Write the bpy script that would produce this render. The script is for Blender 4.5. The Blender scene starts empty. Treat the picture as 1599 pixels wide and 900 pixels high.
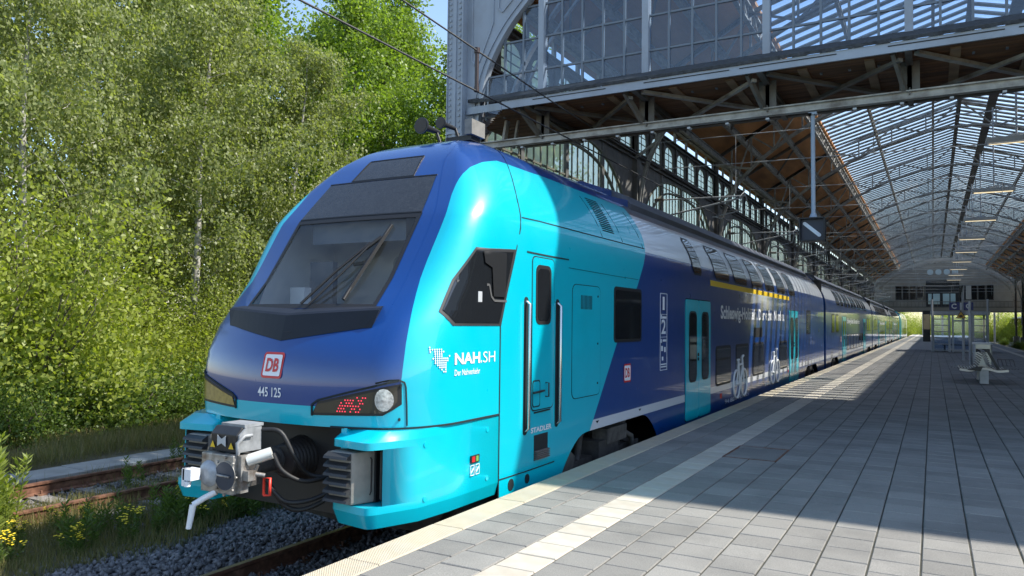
import bpy, math, random
import numpy as np
from mathutils import Vector, Matrix

# ------------------------------------------------------------------ camera, world, sun, exposure
sc = bpy.context.scene
col = sc.collection
R_ = math.radians
CAMZ = 1.62
cam_d = bpy.data.cameras.new("camera"); cam = bpy.data.objects.new("camera", cam_d); col.objects.link(cam)
th, pt, rl = R_(29.128), R_(2.528), .012
fh = Vector((-math.sin(th), math.cos(th), 0)); up = Vector((0, 0, 1))
fw = fh * math.cos(pt) + up * math.sin(pt)
r0 = Vector((math.cos(th), math.sin(th), 0)); u0 = r0.cross(fw)
rr = r0 * math.cos(rl) + u0 * math.sin(rl); uu = u0 * math.cos(rl) - r0 * math.sin(rl)
M = Matrix((rr, uu, -fw)).transposed().to_4x4(); M.translation = Vector((0, 0, CAMZ))
cam.matrix_world = M
cam_d.sensor_width = 36; cam_d.lens = 1180 / 1599 * 36
cam_d.clip_start = .05; cam_d.clip_end = 4000
sc.camera = cam

SUN = Vector((.77, .40, 1.0)).normalized()           # towards the sun
world = bpy.data.worlds.new("World"); sc.world = world; world.use_nodes = True
nt = world.node_tree; bgn = nt.nodes["Background"]
sky = nt.nodes.new("ShaderNodeTexSky"); sky.sky_type = 'NISHITA'; sky.sun_disc = False
sky.sun_elevation = math.asin(SUN.z); sky.sun_rotation = math.atan2(SUN.x, SUN.y)
sky.air_density = 1.1; sky.dust_density = .6; sky.ozone_density = 1.4
nt.links.new(sky.outputs[0], bgn.inputs[0]); bgn.inputs[1].default_value = .15
sd_ = bpy.data.lights.new("sun", 'SUN'); sd_.energy = 4.3; sd_.angle = R_(.53); sd_.color = (1, .95, .86)
sun = bpy.data.objects.new("sun", sd_); col.objects.link(sun)
sun.rotation_euler = SUN.to_track_quat('Z', 'Y').to_euler()
sun.location = (30, 20, 60)
sc.view_settings.view_transform = 'Standard'; sc.view_settings.look = 'None'
sc.view_settings.exposure = .95; sc.view_settings.gamma = 1
sc.cycles.max_bounces = 8; sc.cycles.transparent_max_bounces = 16
sc.cycles.caustics_reflective = False; sc.cycles.caustics_refractive = False

rnd = random.Random(7)
nrs = np.random.RandomState(11)

# ------------------------------------------------------------------ materials
MATS = {}
def nodes(m):
    m.use_nodes = True; n = m.node_tree; return n, n.nodes["Principled BSDF"]
def mat(name, c, rough=.6, metal=0, var=.0, vscale=3., bump=0, bscale=40., coat=0, spec=.5, dirt=None, dscale=1.2, island=0, objrand=0, coords='Object', aniso=(1, 1, 1)):
    """principled material; var = brightness variation by noise, dirt = second colour in patches"""
    if name in MATS: return MATS[name]
    m = bpy.data.materials.new(name); n, b = nodes(m); L = n.links.new; N = n.nodes.new
    b.inputs["Base Color"].default_value = (*c, 1); b.inputs["Roughness"].default_value = rough
    b.inputs["Metallic"].default_value = metal; b.inputs["Specular IOR Level"].default_value = spec
    if coat: b.inputs["Coat Weight"].default_value = coat; b.inputs["Coat Roughness"].default_value = .04
    tc = N("ShaderNodeTexCoord"); mp = N("ShaderNodeMapping"); mp.inputs["Scale"].default_value = aniso
    if coords == 'World':
        g = N("ShaderNodeNewGeometry"); L(g.outputs["Position"], mp.inputs[0])
    else: L(tc.outputs[coords], mp.inputs[0])
    cur = None
    def mix(a, bcol, fac_socket, mode='MIX', fac=None):
        x = N("ShaderNodeMix"); x.data_type = 'RGBA'; x.blend_type = mode
        if fac_socket is not None: L(fac_socket, x.inputs["Factor"])
        else: x.inputs["Factor"].default_value = fac
        for s, v in ((6, a), (7, bcol)):
            if hasattr(v, 'is_output'): L(v, x.inputs[s])
            else: x.inputs[s].default_value = (*v, 1)
        return x.outputs[2]
    cur = c
    if dirt is not None:
        t = N("ShaderNodeTexNoise"); t.inputs["Scale"].default_value = dscale; t.inputs["Detail"].default_value = 6; t.inputs["Roughness"].default_value = .65
        L(mp.outputs[0], t.inputs["Vector"])
        r = N("ShaderNodeMapRange"); r.inputs[1].default_value = .45; r.inputs[2].default_value = .7; L(t.outputs[0], r.inputs[0])
        cur = mix(cur, dirt, r.outputs[0])
    if var:
        t = N("ShaderNodeTexNoise"); t.inputs["Scale"].default_value = vscale; t.inputs["Detail"].default_value = 5; L(mp.outputs[0], t.inputs["Vector"])
        r = N("ShaderNodeMapRange"); r.inputs[1].default_value = .3; r.inputs[2].default_value = .7; r.inputs[3].default_value = 1 - var; r.inputs[4].default_value = 1 + var
        L(t.outputs[0], r.inputs[0]); v = N("ShaderNodeVectorMath"); v.operation = 'SCALE'
        if hasattr(cur, 'is_output'): L(cur, v.inputs[0])
        else: v.inputs[0].default_value = cur
        L(r.outputs[0], v.inputs["Scale"]); cur = v.outputs[0]
    for amt, kind in ((island, 'i'), (objrand, 'o')):
        if amt:
            g = N("ShaderNodeNewGeometry") if kind == 'i' else N("ShaderNodeObjectInfo")
            s = g.outputs["Random Per Island"] if kind == 'i' else g.outputs["Random"]
            r = N("ShaderNodeMapRange"); r.inputs[3].default_value = 1 - amt; r.inputs[4].default_value = 1 + amt; L(s, r.inputs[0])
            v = N("ShaderNodeVectorMath"); v.operation = 'SCALE'
            if hasattr(cur, 'is_output'): L(cur, v.inputs[0])
            else: v.inputs[0].default_value = cur
            L(r.outputs[0], v.inputs["Scale"]); cur = v.outputs[0]
    if hasattr(cur, 'is_output'): L(cur, b.inputs["Base Color"])
    if bump:
        t = N("ShaderNodeTexNoise"); t.inputs["Scale"].default_value = bscale; t.inputs["Detail"].default_value = 4; L(mp.outputs[0], t.inputs["Vector"])
        bp = N("ShaderNodeBump"); bp.inputs["Strength"].default_value = bump; bp.inputs["Distance"].default_value = .02
        L(t.outputs[0], bp.inputs["Height"]); L(bp.outputs[0], b.inputs["Normal"])
    MATS[name] = m; return m

def ribbed(name, c, axis, freq, strength, rough=.75, var=.1, diag=False, **k):
    """adds a fine wave relief to a plain material"""
    m = mat(name, c, rough, var=var, vscale=6, **k); n = m.node_tree; N = n.nodes.new; L = n.links.new; b = n.nodes["Principled BSDF"]
    g = N("ShaderNodeNewGeometry"); w = N("ShaderNodeTexWave"); w.wave_type = 'BANDS'; w.bands_direction = 'DIAGONAL' if diag else axis
    w.inputs["Scale"].default_value = freq; L(g.outputs["Position"], w.inputs["Vector"])
    bp = N("ShaderNodeBump"); bp.inputs["Strength"].default_value = strength; bp.inputs["Distance"].default_value = .01
    L(w.outputs[1], bp.inputs["Height"]); L(bp.outputs[0], b.inputs["Normal"]); return m

def glassmat(name, tint, gloss=.1, rough=.02, dust=0., dustc=(.5, .5, .45)):
    """thin pane: tinted transparency with a Fresnel reflection and some dust"""
    m = bpy.data.materials.new(name); m.use_nodes = True; n = m.node_tree; n.nodes.clear(); N = n.nodes.new; L = n.links.new
    out = N("ShaderNodeOutputMaterial"); t = N("ShaderNodeBsdfTransparent"); t.inputs[0].default_value = (*tint, 1)
    g = N("ShaderNodeBsdfGlossy"); g.inputs["Roughness"].default_value = rough
    ge = N("ShaderNodeNewGeometry"); dt = N("ShaderNodeVectorMath"); dt.operation = 'DOT_PRODUCT'; L(ge.outputs["Incoming"], dt.inputs[0]); L(ge.outputs["Normal"], dt.inputs[1])
    def op(o_, x, y=None, first=None):
        q = N("ShaderNodeMath"); q.operation = o_
        if first is not None: q.inputs[0].default_value = first; L(x, q.inputs[1])
        else:
            L(x, q.inputs[0])
            if y is not None: q.inputs[1].default_value = y
        return q
    sch = op('MULTIPLY', op('POWER', op('SUBTRACT', op('ABSOLUTE', dt.outputs["Value"]).outputs[0], first=1).outputs[0], 5).outputs[0], .9)   # Schlick, same from both sides
    a = op('ADD', sch.outputs[0], .04 + gloss); a.use_clamp = True
    mx = N("ShaderNodeMixShader"); L(a.outputs[0], mx.inputs[0]); L(t.outputs[0], mx.inputs[1]); L(g.outputs[0], mx.inputs[2])
    last = mx
    if dust:
        d = N("ShaderNodeBsdfDiffuse"); d.inputs[0].default_value = (*dustc, 1)
        nz = N("ShaderNodeTexNoise"); nz.inputs["Scale"].default_value = 9; nz.inputs["Detail"].default_value = 8
        tc = N("ShaderNodeTexCoord"); L(tc.outputs["Object"], nz.inputs["Vector"])
        r = N("ShaderNodeMapRange"); r.inputs[1].default_value = .3; r.inputs[2].default_value = .8; r.inputs[3].default_value = dust * .3; r.inputs[4].default_value = dust * 1.6; L(nz.outputs[0], r.inputs[0])
        m2 = N("ShaderNodeMixShader"); L(r.outputs[0], m2.inputs[0]); L(mx.outputs[0], m2.inputs[1]); L(d.outputs[0], m2.inputs[2]); last = m2
    L(last.outputs[0], out.inputs[0]); MATS[name] = m; return m

def frosted(name, c, trans=.75):
    m = bpy.data.materials.new(name); m.use_nodes = True; n = m.node_tree; n.nodes.clear(); N = n.nodes.new; L = n.links.new
    out = N("ShaderNodeOutputMaterial"); t = N("ShaderNodeBsdfTranslucent"); t.inputs[0].default_value = (*c, 1)
    tr = N("ShaderNodeBsdfTransparent"); tr.inputs[0].default_value = (*c, 1)
    d = N("ShaderNodeBsdfPrincipled"); d.inputs["Base Color"].default_value = (*[x * .8 for x in c], 1); d.inputs["Roughness"].default_value = .2
    m0 = N("ShaderNodeMixShader"); m0.inputs[0].default_value = .35; L(t.outputs[0], m0.inputs[1]); L(tr.outputs[0], m0.inputs[2])
    mx = N("ShaderNodeMixShader"); mx.inputs[0].default_value = trans; L(d.outputs[0], mx.inputs[1]); L(m0.outputs[0], mx.inputs[2])
    L(mx.outputs[0], out.inputs[0]); MATS[name] = m; return m

def leafmat(name, c, c2, trans=.45):
    m = bpy.data.materials.new(name); m.use_nodes = True; n = m.node_tree; n.nodes.clear(); N = n.nodes.new; L = n.links.new
    out = N("ShaderNodeOutputMaterial"); g = N("ShaderNodeNewGeometry"); mx = N("ShaderNodeMix"); mx.data_type = 'RGBA'
    L(g.outputs["Random Per Island"], mx.inputs[0]); mx.inputs[6].default_value = (*c, 1); mx.inputs[7].default_value = (*c2, 1)
    d = N("ShaderNodeBsdfPrincipled"); d.inputs["Roughness"].default_value = .45; d.inputs["Specular IOR Level"].default_value = .35; L(mx.outputs[2], d.inputs["Base Color"])
    t = N("ShaderNodeBsdfTranslucent"); s = N("ShaderNodeVectorMath"); s.operation = 'MULTIPLY'; s.inputs[1].default_value = (1.5, 1.6, .6); L(mx.outputs[2], s.inputs[0]); L(s.outputs[0], t.inputs[0])
    ms = N("ShaderNodeMixShader"); ms.inputs[0].default_value = trans; L(d.outputs[0], ms.inputs[1]); L(t.outputs[0], ms.inputs[2]); L(ms.outputs[0], out.inputs[0])
    MATS[name] = m; return m

CY = (.0, .47, .60); BL = (.0, .042, .21); WH = (.62, .64, .68); RF = (.055, .06, .085)
def trainpaint():
    """livery by position: cyan where attribute cy > 0, white stripe, silver upper band, dark roof"""
    m = bpy.data.materials.new("train_paint"); n, b = nodes(m); N = n.nodes.new; L = n.links.new
    tc = N("ShaderNodeTexCoord"); sp = N("ShaderNodeSeparateXYZ"); L(tc.outputs["Object"], sp.inputs[0])
    at = N("ShaderNodeAttribute"); at.attribute_name = "cy"; ac = N("ShaderNodeAttribute"); ac.attribute_name = "cab"
    def gt(s, v):
        x = N("ShaderNodeMath"); x.operation = 'GREATER_THAN'; L(s, x.inputs[0]); x.inputs[1].default_value = v; return x.outputs[0]
    def mul(a, c):
        x = N("ShaderNodeMath"); x.operation = 'MULTIPLY'; L(a, x.inputs[0]); L(c, x.inputs[1]); return x.outputs[0]
    def inv(a):
        x = N("ShaderNodeMath"); x.operation = 'SUBTRACT'; x.inputs[0].default_value = 1; L(a, x.inputs[1]); return x.outputs[0]
    def mix(a, c, f):
        x = N("ShaderNodeMix"); x.data_type = 'RGBA'; L(f, x.inputs[0])
        if hasattr(a, 'is_output'): L(a, x.inputs[6])
        else: x.inputs[6].default_value = (*a, 1)
        x.inputs[7].default_value = (*c, 1); return x.outputs[2]
    z = sp.outputs[2]; notcab = gt(ac.outputs["Fac"], 0.)
    Z0 = .76
    c = mix(BL, WH, mul(mul(gt(z, .27 + Z0), inv(gt(z, .395 + Z0))), notcab))
    c = mix(c, WH, mul(gt(z, 2.69 + Z0), notcab))
    c = mix(c, RF, mul(gt(z, 3.30 + Z0), notcab))
    c = mix(c, CY, gt(at.outputs["Fac"], 0.))
    # thin road film of dust, stronger low down: wear with its own noise shape
    nz = N("ShaderNodeTexNoise"); nz.inputs["Scale"].default_value = 2.2; nz.inputs["Detail"].default_value = 9; nz.inputs["Roughness"].default_value = .7; L(tc.outputs["Object"], nz.inputs["Vector"])
    r = N("ShaderNodeMapRange"); r.inputs[1].default_value = .45; r.inputs[2].default_value = .85; r.inputs[3].default_value = 0; r.inputs[4].default_value = .022; L(nz.outputs[0], r.inputs[0])
    x = N("ShaderNodeMix"); x.data_type = 'RGBA'; L(r.outputs[0], x.inputs[0]); L(c, x.inputs[6]); x.inputs[7].default_value = (.25, .24, .22, 1)
    L(x.outputs[2], b.inputs["Base Color"])
    r2 = N("ShaderNodeMapRange"); r2.inputs[3].default_value = .22; r2.inputs[4].default_value = .38; L(nz.outputs[0], r2.inputs[0]); L(r2.outputs[0], b.inputs["Roughness"])
    b.inputs["Coat Weight"].default_value = .8; b.inputs["Coat Roughness"].default_value = .05
    MATS["train_paint"] = m; return m

PAINT = trainpaint()
m_cy = mat("cyan_paint", CY, .3, coat=.7, var=.05)
m_blue = mat("blue_paint", BL, .3, coat=.7)
m_white = mat("white_lettering", (.75, .77, .8), .4)
m_red = mat("red_print", (.55, .02, .02), .4)
m_yel = mat("yellow_print", (.72, .48, .02), .4)
m_black = mat("black_rubber", (.012, .012, .013), .55)
m_bplast = mat("black_plastic", (.02, .021, .023), .42, var=.2, vscale=20)
m_seam = mat("panel_gap", (.004, .012, .016), .8)
m_dglass = mat("dark_glass", (.012, .014, .017), .04, spec=.6, coat=.5)
m_under = mat("underframe_grime", (.045, .042, .04), .8, var=.4, vscale=8, bump=.3)
m_steel = mat("bare_steel", (.36, .35, .33), .45, metal=.55, var=.3, vscale=14, dirt=(.16, .12, .09), dscale=9)
m_bright = mat("bright_steel", (.62, .62, .62), .25, metal=1)
m_grey = mat("buffer_grey", (.22, .21, .19), .55, var=.15, vscale=9, bump=.15)
m_rubber = mat("buffer_rib", (.03, .031, .034), .5, var=.2)
m_int = mat("cab_lining", (.6, .61, .62), .7)
m_dash = mat("cab_dash", (.05, .055, .065), .6)
m_ws = glassmat("windshield_glass", (.88, .91, .93), gloss=.02, dust=.03)
m_display = mat("display_glass", (.03, .034, .04), .2, spec=.4, var=.12, vscale=14, dirt=(.05, .052, .055), dscale=60)
m_lens = mat("lamp_lens", (.05, .045, .035), .06, spec=.6, coat=.6)
m_lensy = mat("amber_lens", (.32, .24, .07), .12, spec=.6, coat=.6, var=.2, vscale=18)
m_steelp = mat("hall_steel_dark", (.13, .128, .122), .6, var=.25, vscale=5, dirt=(.16, .14, .12), dscale=3)
m_steelb = mat("gable_steel_blue_grey", (.34, .38, .44), .5, var=.06, vscale=3, dirt=(.26, .28, .31), dscale=1.5)
m_steelg = mat("hall_steel_grey", (.42, .41, .385), .55, var=.15, vscale=4, dirt=(.17, .15, .13), dscale=3)
m_hglass = glassmat("gable_glass", (.80, .87, .95), gloss=.03, dust=.03, dustc=(.4, .45, .5))
m_sglass = glassmat("skylight_glass", (.93, .96, .98), gloss=.0, dust=.02)
m_frost = frosted("frosted_glass", (.93, .96, .85), .96)
m_conc = mat("concrete", (.30, .29, .27), .85, var=.18, vscale=2, bump=.25, bscale=30, dirt=(.2, .19, .18))
m_slab = mat("paving_slab", (.225, .215, .195), .85, var=.22, vscale=110, bump=.3, bscale=160, objrand=.14, dirt=(.165, .158, .145), dscale=1.1, coords='World')
m_slabf = mat("paving_slab_field", (.225, .215, .195), .85, var=.22, vscale=110, bump=.25, bscale=160, island=.14, dirt=(.165, .158, .145), dscale=1.1, coords='World')
m_edge = ribbed("edge_slab", (.50, .43, .31), 'X', 40, .5, diag=True, objrand=.06, dirt=(.42, .38, .31), dscale=3)
m_strip = ribbed("tactile_strip", (.50, .445, .36), 'X', 32, .45, objrand=.08, dirt=(.46, .43, .38), dscale=5)
m_stripf = ribbed("tactile_strip_field", (.50, .445, .36), 'X', 32, .3, island=.08)
m_joint = mat("joint_sand", (.045, .044, .032), .95, var=.3, vscale=12)
m_ballast = mat("ballast_stone", (.16, .15, .15), .85, island=.45, bump=.3, bscale=60)
m_rust = mat("rusty_steel", (.13, .055, .03), .75, var=.3, vscale=12, dirt=(.20, .10, .06), dscale=6)
m_railtop = mat("rail_running_surface", (.28, .22, .18), .4, metal=.6, var=.2)
m_sleeper = mat("sleeper_concrete", (.24, .22, .20), .9, var=.25, vscale=6, dirt=(.16, .13, .1))
m_soil = mat("trackside_soil", (.105, .09, .055), .95, var=.4, vscale=2.5, dirt=(.075, .075, .035), dscale=1.7, bump=.6, bscale=12, coords='World')
m_wire = mat("overhead_wire", (.05, .05, .05), .6)
m_bark = mat("birch_bark", (.42, .40, .36), .85, var=.5, vscale=5, dirt=(.07, .06, .05), dscale=6)
m_bark2 = mat("grey_bark", (.13, .11, .09), .9, var=.4, vscale=8, bump=.5)
m_birch = leafmat("birch_leaf", (.17, .20, .065), (.27, .30, .13))
m_maple = leafmat("maple_leaf", (.125, .20, .026), (.22, .30, .055))
m_shrub = leafmat("shrub_leaf", (.19, .235, .032), (.32, .36, .08))
m_weed = leafmat("weed_leaf", (.07, .12, .025), (.13, .18, .045))
m_grass = leafmat("grass_blade", (.11, .125, .035), (.26, .21, .10), .3)
m_gold = leafmat("tall_weed_leaf", (.16, .21, .03), (.26, .30, .07))
m_flower = mat("yellow_petal", (.75, .55, .02), .6)
m_sign = mat("sign_blue", (.012, .025, .16), .4)
m_signb = mat("signal_dark", (.012, .016, .035), .45)
m_lampw = mat("lamp_housing", (.55, .54, .50), .5)
m_galv = mat("galvanised_steel", (.46, .48, .50), .5, metal=.15, var=.12, vscale=6)

def woodmat():
    m = mat("roof_boards", (.60, .29, .115), .75, var=.28, vscale=1.6, aniso=(1, .25, 1), dirt=(.47, .215, .085), dscale=.9, coords='World')
    n = m.node_tree; N = n.nodes.new; L = n.links.new; b = n.nodes["Principled BSDF"]
    g = N("ShaderNodeNewGeometry"); w = N("ShaderNodeTexWave"); w.bands_direction = 'X'; w.wave_profile = 'SAW'; w.inputs["Scale"].default_value = 2.4
    L(g.outputs["Position"], w.inputs["Vector"]); bp = N("ShaderNodeBump"); bp.inputs["Strength"].default_value = .8; bp.inputs["Distance"].default_value = .03
    L(w.outputs[1], bp.inputs["Height"]); L(bp.outputs[0], b.inputs["Normal"]); return m
m_wood = woodmat()

# ------------------------------------------------------------------ mesh helpers
ORG = {}
def org(o): return ORG.get(o.name, Vector((0, 0, 0))) if o is not None else Vector((0, 0, 0))
def tag(o, label=None, cat=None, group=None, kind=None):
    if label: o["label"] = label
    if cat: o["category"] = cat
    if group: o["group"] = group
    if kind: o["kind"] = kind
    return o
def thing(name, loc, label, cat, group=None):
    o = bpy.data.objects.new(name, None); col.objects.link(o); o.location = loc; o.empty_display_size = .2
    ORG[o.name] = Vector(loc); return tag(o, label, cat, group)
def link(name, me, parent=None, loc=None):
    o = bpy.data.objects.new(name, me); col.objects.link(o)
    if parent is not None:
        o.parent = parent
        if o.name not in ORG: ORG[o.name] = org(parent)
    if loc is not None: o.location = loc
    return o

class MB:
    def __init__(s): s.v = []; s.f = []; s.sm = []
    def add(s, vs, fs, smooth=False):
        b = len(s.v); s.v += [tuple(p) for p in vs]; s.f += [tuple(b + i for i in f) for f in fs]; s.sm += [smooth] * len(fs); return s
    def box(s, a, b):
        (x0, y0, z0), (x1, y1, z1) = a, b
        return s.add([(x0, y0, z0), (x1, y0, z0), (x1, y1, z0), (x0, y1, z0), (x0, y0, z1), (x1, y0, z1), (x1, y1, z1), (x0, y1, z1)],
                     [(0, 3, 2, 1), (4, 5, 6, 7), (0, 1, 5, 4), (1, 2, 6, 5), (2, 3, 7, 6), (3, 0, 4, 7)])
    def beam(s, p, q, w, h=None, upv=(0, 0, 1)):
        h = h or w; p = Vector(p); q = Vector(q); d = (q - p)
        if d.length < 1e-6: return s
        d.normalize(); u = Vector(upv)
        if abs(d.dot(u)) > .99: u = Vector((1, 0, 0)) if abs(d.x) < .9 else Vector((0, 1, 0))
        r = d.cross(u).normalized(); u = r.cross(d)
        vs = [c + r * (a * w / 2) + u * (b * h / 2) for c in (p, q) for a, b in ((-1, -1), (1, -1), (1, 1), (-1, 1))]
        return s.add(vs, [(0, 1, 2, 3), (7, 6, 5, 4), (0, 4, 5, 1), (1, 5, 6, 2), (2, 6, 7, 3), (3, 7, 4, 0)])
    def ibeam(s, p, q, w, h, t=.03):
        s.beam(p, q, t, h); d = Vector((0, 0, h / 2))
        for k in (-1, 1): s.beam(Vector(p) + d * k, Vector(q) + d * k, w, t)
        return s
    def tube(s, pts, r, n=8, cap=True):
        pts = [Vector(p) for p in pts]; rs = r if isinstance(r, (list, tuple)) else [r] * len(pts); vs = []; prev = None
        for i, p in enumerate(pts):
            d = (pts[min(i + 1, len(pts) - 1)] - pts[max(i - 1, 0)]).normalized()
            if prev is None: a = d.orthogonal().normalized()
            else:
                a = prev - d * prev.dot(d); a = a.normalized() if a.length > 1e-6 else d.orthogonal().normalized()
            prev = a; b = d.cross(a)
            vs += [p + (a * math.cos(2 * math.pi * k / n) + b * math.sin(2 * math.pi * k / n)) * rs[i] for k in range(n)]
        fs = [(i * n + k, i * n + (k + 1) % n, (i + 1) * n + (k + 1) % n, (i + 1) * n + k) for i in range(len(pts) - 1) for k in range(n)]
        s.add(vs, fs, True)
        if cap: s.add(vs[:n], [tuple(range(n - 1, -1, -1))]); s.add(vs[-n:], [tuple(range(n))])
        return s
    def prism(s, poly, ax, a, b):
        """polygon in the two other axes, extruded along axis ax from a to b"""
        n = len(poly)
        def P(u, v, t): return [(t, u, v), (u, t, v), (u, v, t)][ax]
        vs = [P(u, v, a) for u, v in poly] + [P(u, v, b) for u, v in poly]
        return s.add(vs, [tuple(range(n - 1, -1, -1)), tuple(range(n, 2 * n))] + [(i, (i + 1) % n, n + (i + 1) % n, n + i) for i in range(n)])
    def grid(s, rows, smooth=True, close=False):
        m = len(rows[0]); vs = [p for r in rows for p in r]
        fs = [(j * m + i, j * m + (i + 1) % m, (j + 1) * m + (i + 1) % m, (j + 1) * m + i) for j in range(len(rows) - 1) for i in range(m if close else m - 1)]
        return s.add(vs, fs, smooth)
    def mesh(s, name, material, o=Vector((0, 0, 0))):
        me = bpy.data.meshes.new(name); me.from_pydata([(x - o.x, y - o.y, z - o.z) for x, y, z in s.v], [], s.f)
        me.materials.append(material); me.polygons.foreach_set("use_smooth", s.sm); me.update(); return me
    def build(s, name, material, parent=None, bevel=0, origin=None, weld=False):
        o = org(parent) if parent is not None else Vector(origin or (0, 0, 0))
        me = s.mesh(name, material, o)
        if weld or bevel:
            import bmesh
            bm = bmesh.new(); bm.from_mesh(me); bmesh.ops.remove_doubles(bm, verts=bm.verts, dist=1e-5)
            if bevel: bmesh.ops.bevel(bm, geom=list(bm.edges), offset=bevel, segments=2, affect='EDGES', profile=.6)
            bmesh.ops.recalc_face_normals(bm, faces=bm.faces); bm.to_mesh(me); bm.free()
        ob = link(name, me, parent)
        if parent is None: ob.location = o; ORG[ob.name] = o
        return ob

def text_mesh(txt, size=1., bold=0., xs=1., shear=0.):
    cu = bpy.data.curves.new("t", 'FONT'); cu.body = txt; cu.size = size; cu.offset = bold; cu.shear = shear; cu.resolution_u = 3
    ob = bpy.data.objects.new("t", cu); col.objects.link(ob)
    dg = bpy.context.evaluated_depsgraph_get(); dg.update()
    me = bpy.data.meshes.new_from_object(ob.evaluated_get(dg)); bpy.data.objects.remove(ob); bpy.data.curves.remove(cu)
    v = np.empty(len(me.vertices) * 3); me.vertices.foreach_get("co", v); v = v.reshape(-1, 3); v[:, 0] *= xs
    fs = [tuple(p.vertices) for p in me.polygons]; bpy.data.meshes.remove(me); return v, fs
def lettering(name, txt, material, parent, fn, width=None, height=None, bold=0., shear=0.):
    """fn maps (u right, v up) in metres to a world point; the text is scaled to width x height"""
    v, fs = text_mesh(txt, 1., bold, 1., shear); mn = v.min(0); mx = v.max(0); w = mx - mn
    sy = height / w[1] if height else width / w[0]; sx = width / w[0] if width else sy
    b = MB(); b.add([fn((p[0] - mn[0]) * sx, (p[1] - mn[1]) * sy) for p in v], fs); return b.build(name, material, parent)

def spline(pts, n):
    """Catmull-Rom through points, n samples per span"""
    P = [np.array(p, float) for p in pts]; P = [2 * P[0] - P[1]] + P + [2 * P[-1] - P[-2]]; out = []
    for i in range(1, len(P) - 2):
        for k in range(n):
            t = k / n; a, b, c, d = P[i - 1], P[i], P[i + 1], P[i + 2]
            out.append(.5 * ((2 * b) + (-a + c) * t + (2 * a - 5 * b + 4 * c - d) * t * t + (-a + 3 * b - 3 * c + d) * t ** 3))
    out.append(P[-2]); return out
def copy_tree(o, parent=None, dloc=None):
    c = o.copy(); col.objects.link(c); c.parent = parent; ORG[c.name] = org(o) + (Vector(dloc) if dloc else Vector((0, 0, 0)))
    if dloc and parent is None: c.location = Vector(o.location) + Vector(dloc)
    for ch in list(o.children): copy_tree(ch, c)
    return c
def structure(o): o["kind"] = "structure"; return o
# ------------------------------------------------------------------ ground, platform, tracks
def pix(p):
    d = Vector(p) - Vector((0, 0, CAMZ)); z = d.dot(fw)
    if z < .1: return None
    return 799.5 + 1180 * d.dot(rr) / z, 450 - 1180 * d.dot(uu) / z
RAILZ = -.76
b = MB(); b.add([(-900, -300, -1.02), (900, -300, -1.02), (900, 2500, -1.02), (-900, 2500, -1.02)], [(0, 1, 2, 3)])
structure(b.build("ground", m_soil))
b = MB(); b.box((-3.50, -6, -1.3), (5.5, 60, -.010)); platform = structure(b.build("platform", m_joint))
b = MB(); b.box((-3.508, -6, -1.3), (-3.5005, 190, -.09)); b.box((5.5005, -6, -1.3), (5.508, 190, -.09)); b.build("platform_wall", m_conc, platform)
b = MB(); b.box((-3.50, 60, -1.3), (5.5, 190, -.003)); b.build("far_paving", mat("far_paving", (.27, .265, .25), .85, var=.12, vscale=2, coords='World'), platform)

def slab_mesh(name, w, l, mt, ch=.006, t=.06):
    b = MB(); a, c = w / 2, l / 2
    b.add([(-a, -c, -t), (a, -c, -t), (a, c, -t), (-a, c, -t), (-a, -c, -ch), (a, -c, -ch), (a, c, -ch), (-a, c, -ch),
           (-a + ch, -c + ch, 0), (a - ch, -c + ch, 0), (a - ch, c - ch, 0), (-a + ch, c - ch, 0)],
          [(0, 1, 5, 4), (1, 2, 6, 5), (2, 3, 7, 6), (3, 0, 4, 7), (4, 5, 9, 8), (5, 6, 10, 9), (6, 7, 11, 10), (7, 4, 8, 11), (8, 9, 10, 11)])
    return b.mesh(name, mt)
G = .011
cols = [(-3.2155, -2.913, 0, .312, 4.11), (-2.913, -2.578, 0, .312, 4.27), (-2.578, -2.268, 1, .311, 4.42)]
x = -2.268; k = 0
while x < 4.25: cols.append((x, x + .311, 0, .31, 5.59 + (.155 if k % 2 else 0))); x += .311; k += 1
cols.append((x, x + .31, 1, .311, 4.3)); x += .31
for q in range(2): cols.append((x, x + .30, 0, .31, 4.2 + .15 * q)); x += .30
XE = x
slabs = []
for (xa, xb, kind, pitch, ph) in cols:
    y = ph - pitch * math.ceil((ph - .6) / pitch)
    while y < 60 - pitch:
        cx, cy = (xa + xb) / 2, y + pitch / 2; jz = rnd.uniform(-.0025, .0015); tl = rnd.uniform(-.003, .003)
        c4 = [pix((u, v, 0)) for u, v in ((xa, y), (xb, y), (xb, y + pitch), (xa, y + pitch))]
        area = 0
        pc = pix((cx, cy, 0))
        if all(c4) and pc and -20 < pc[0] < 1620 and pc[1] < 905:
            area = abs(sum(c4[i][0] * c4[(i + 1) % 4][1] - c4[(i + 1) % 4][0] * c4[i][1] for i in range(4))) / 2
        slabs.append((area, cx, cy, xb - xa - G, pitch - G, kind, jz, tl)); y += pitch
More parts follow.
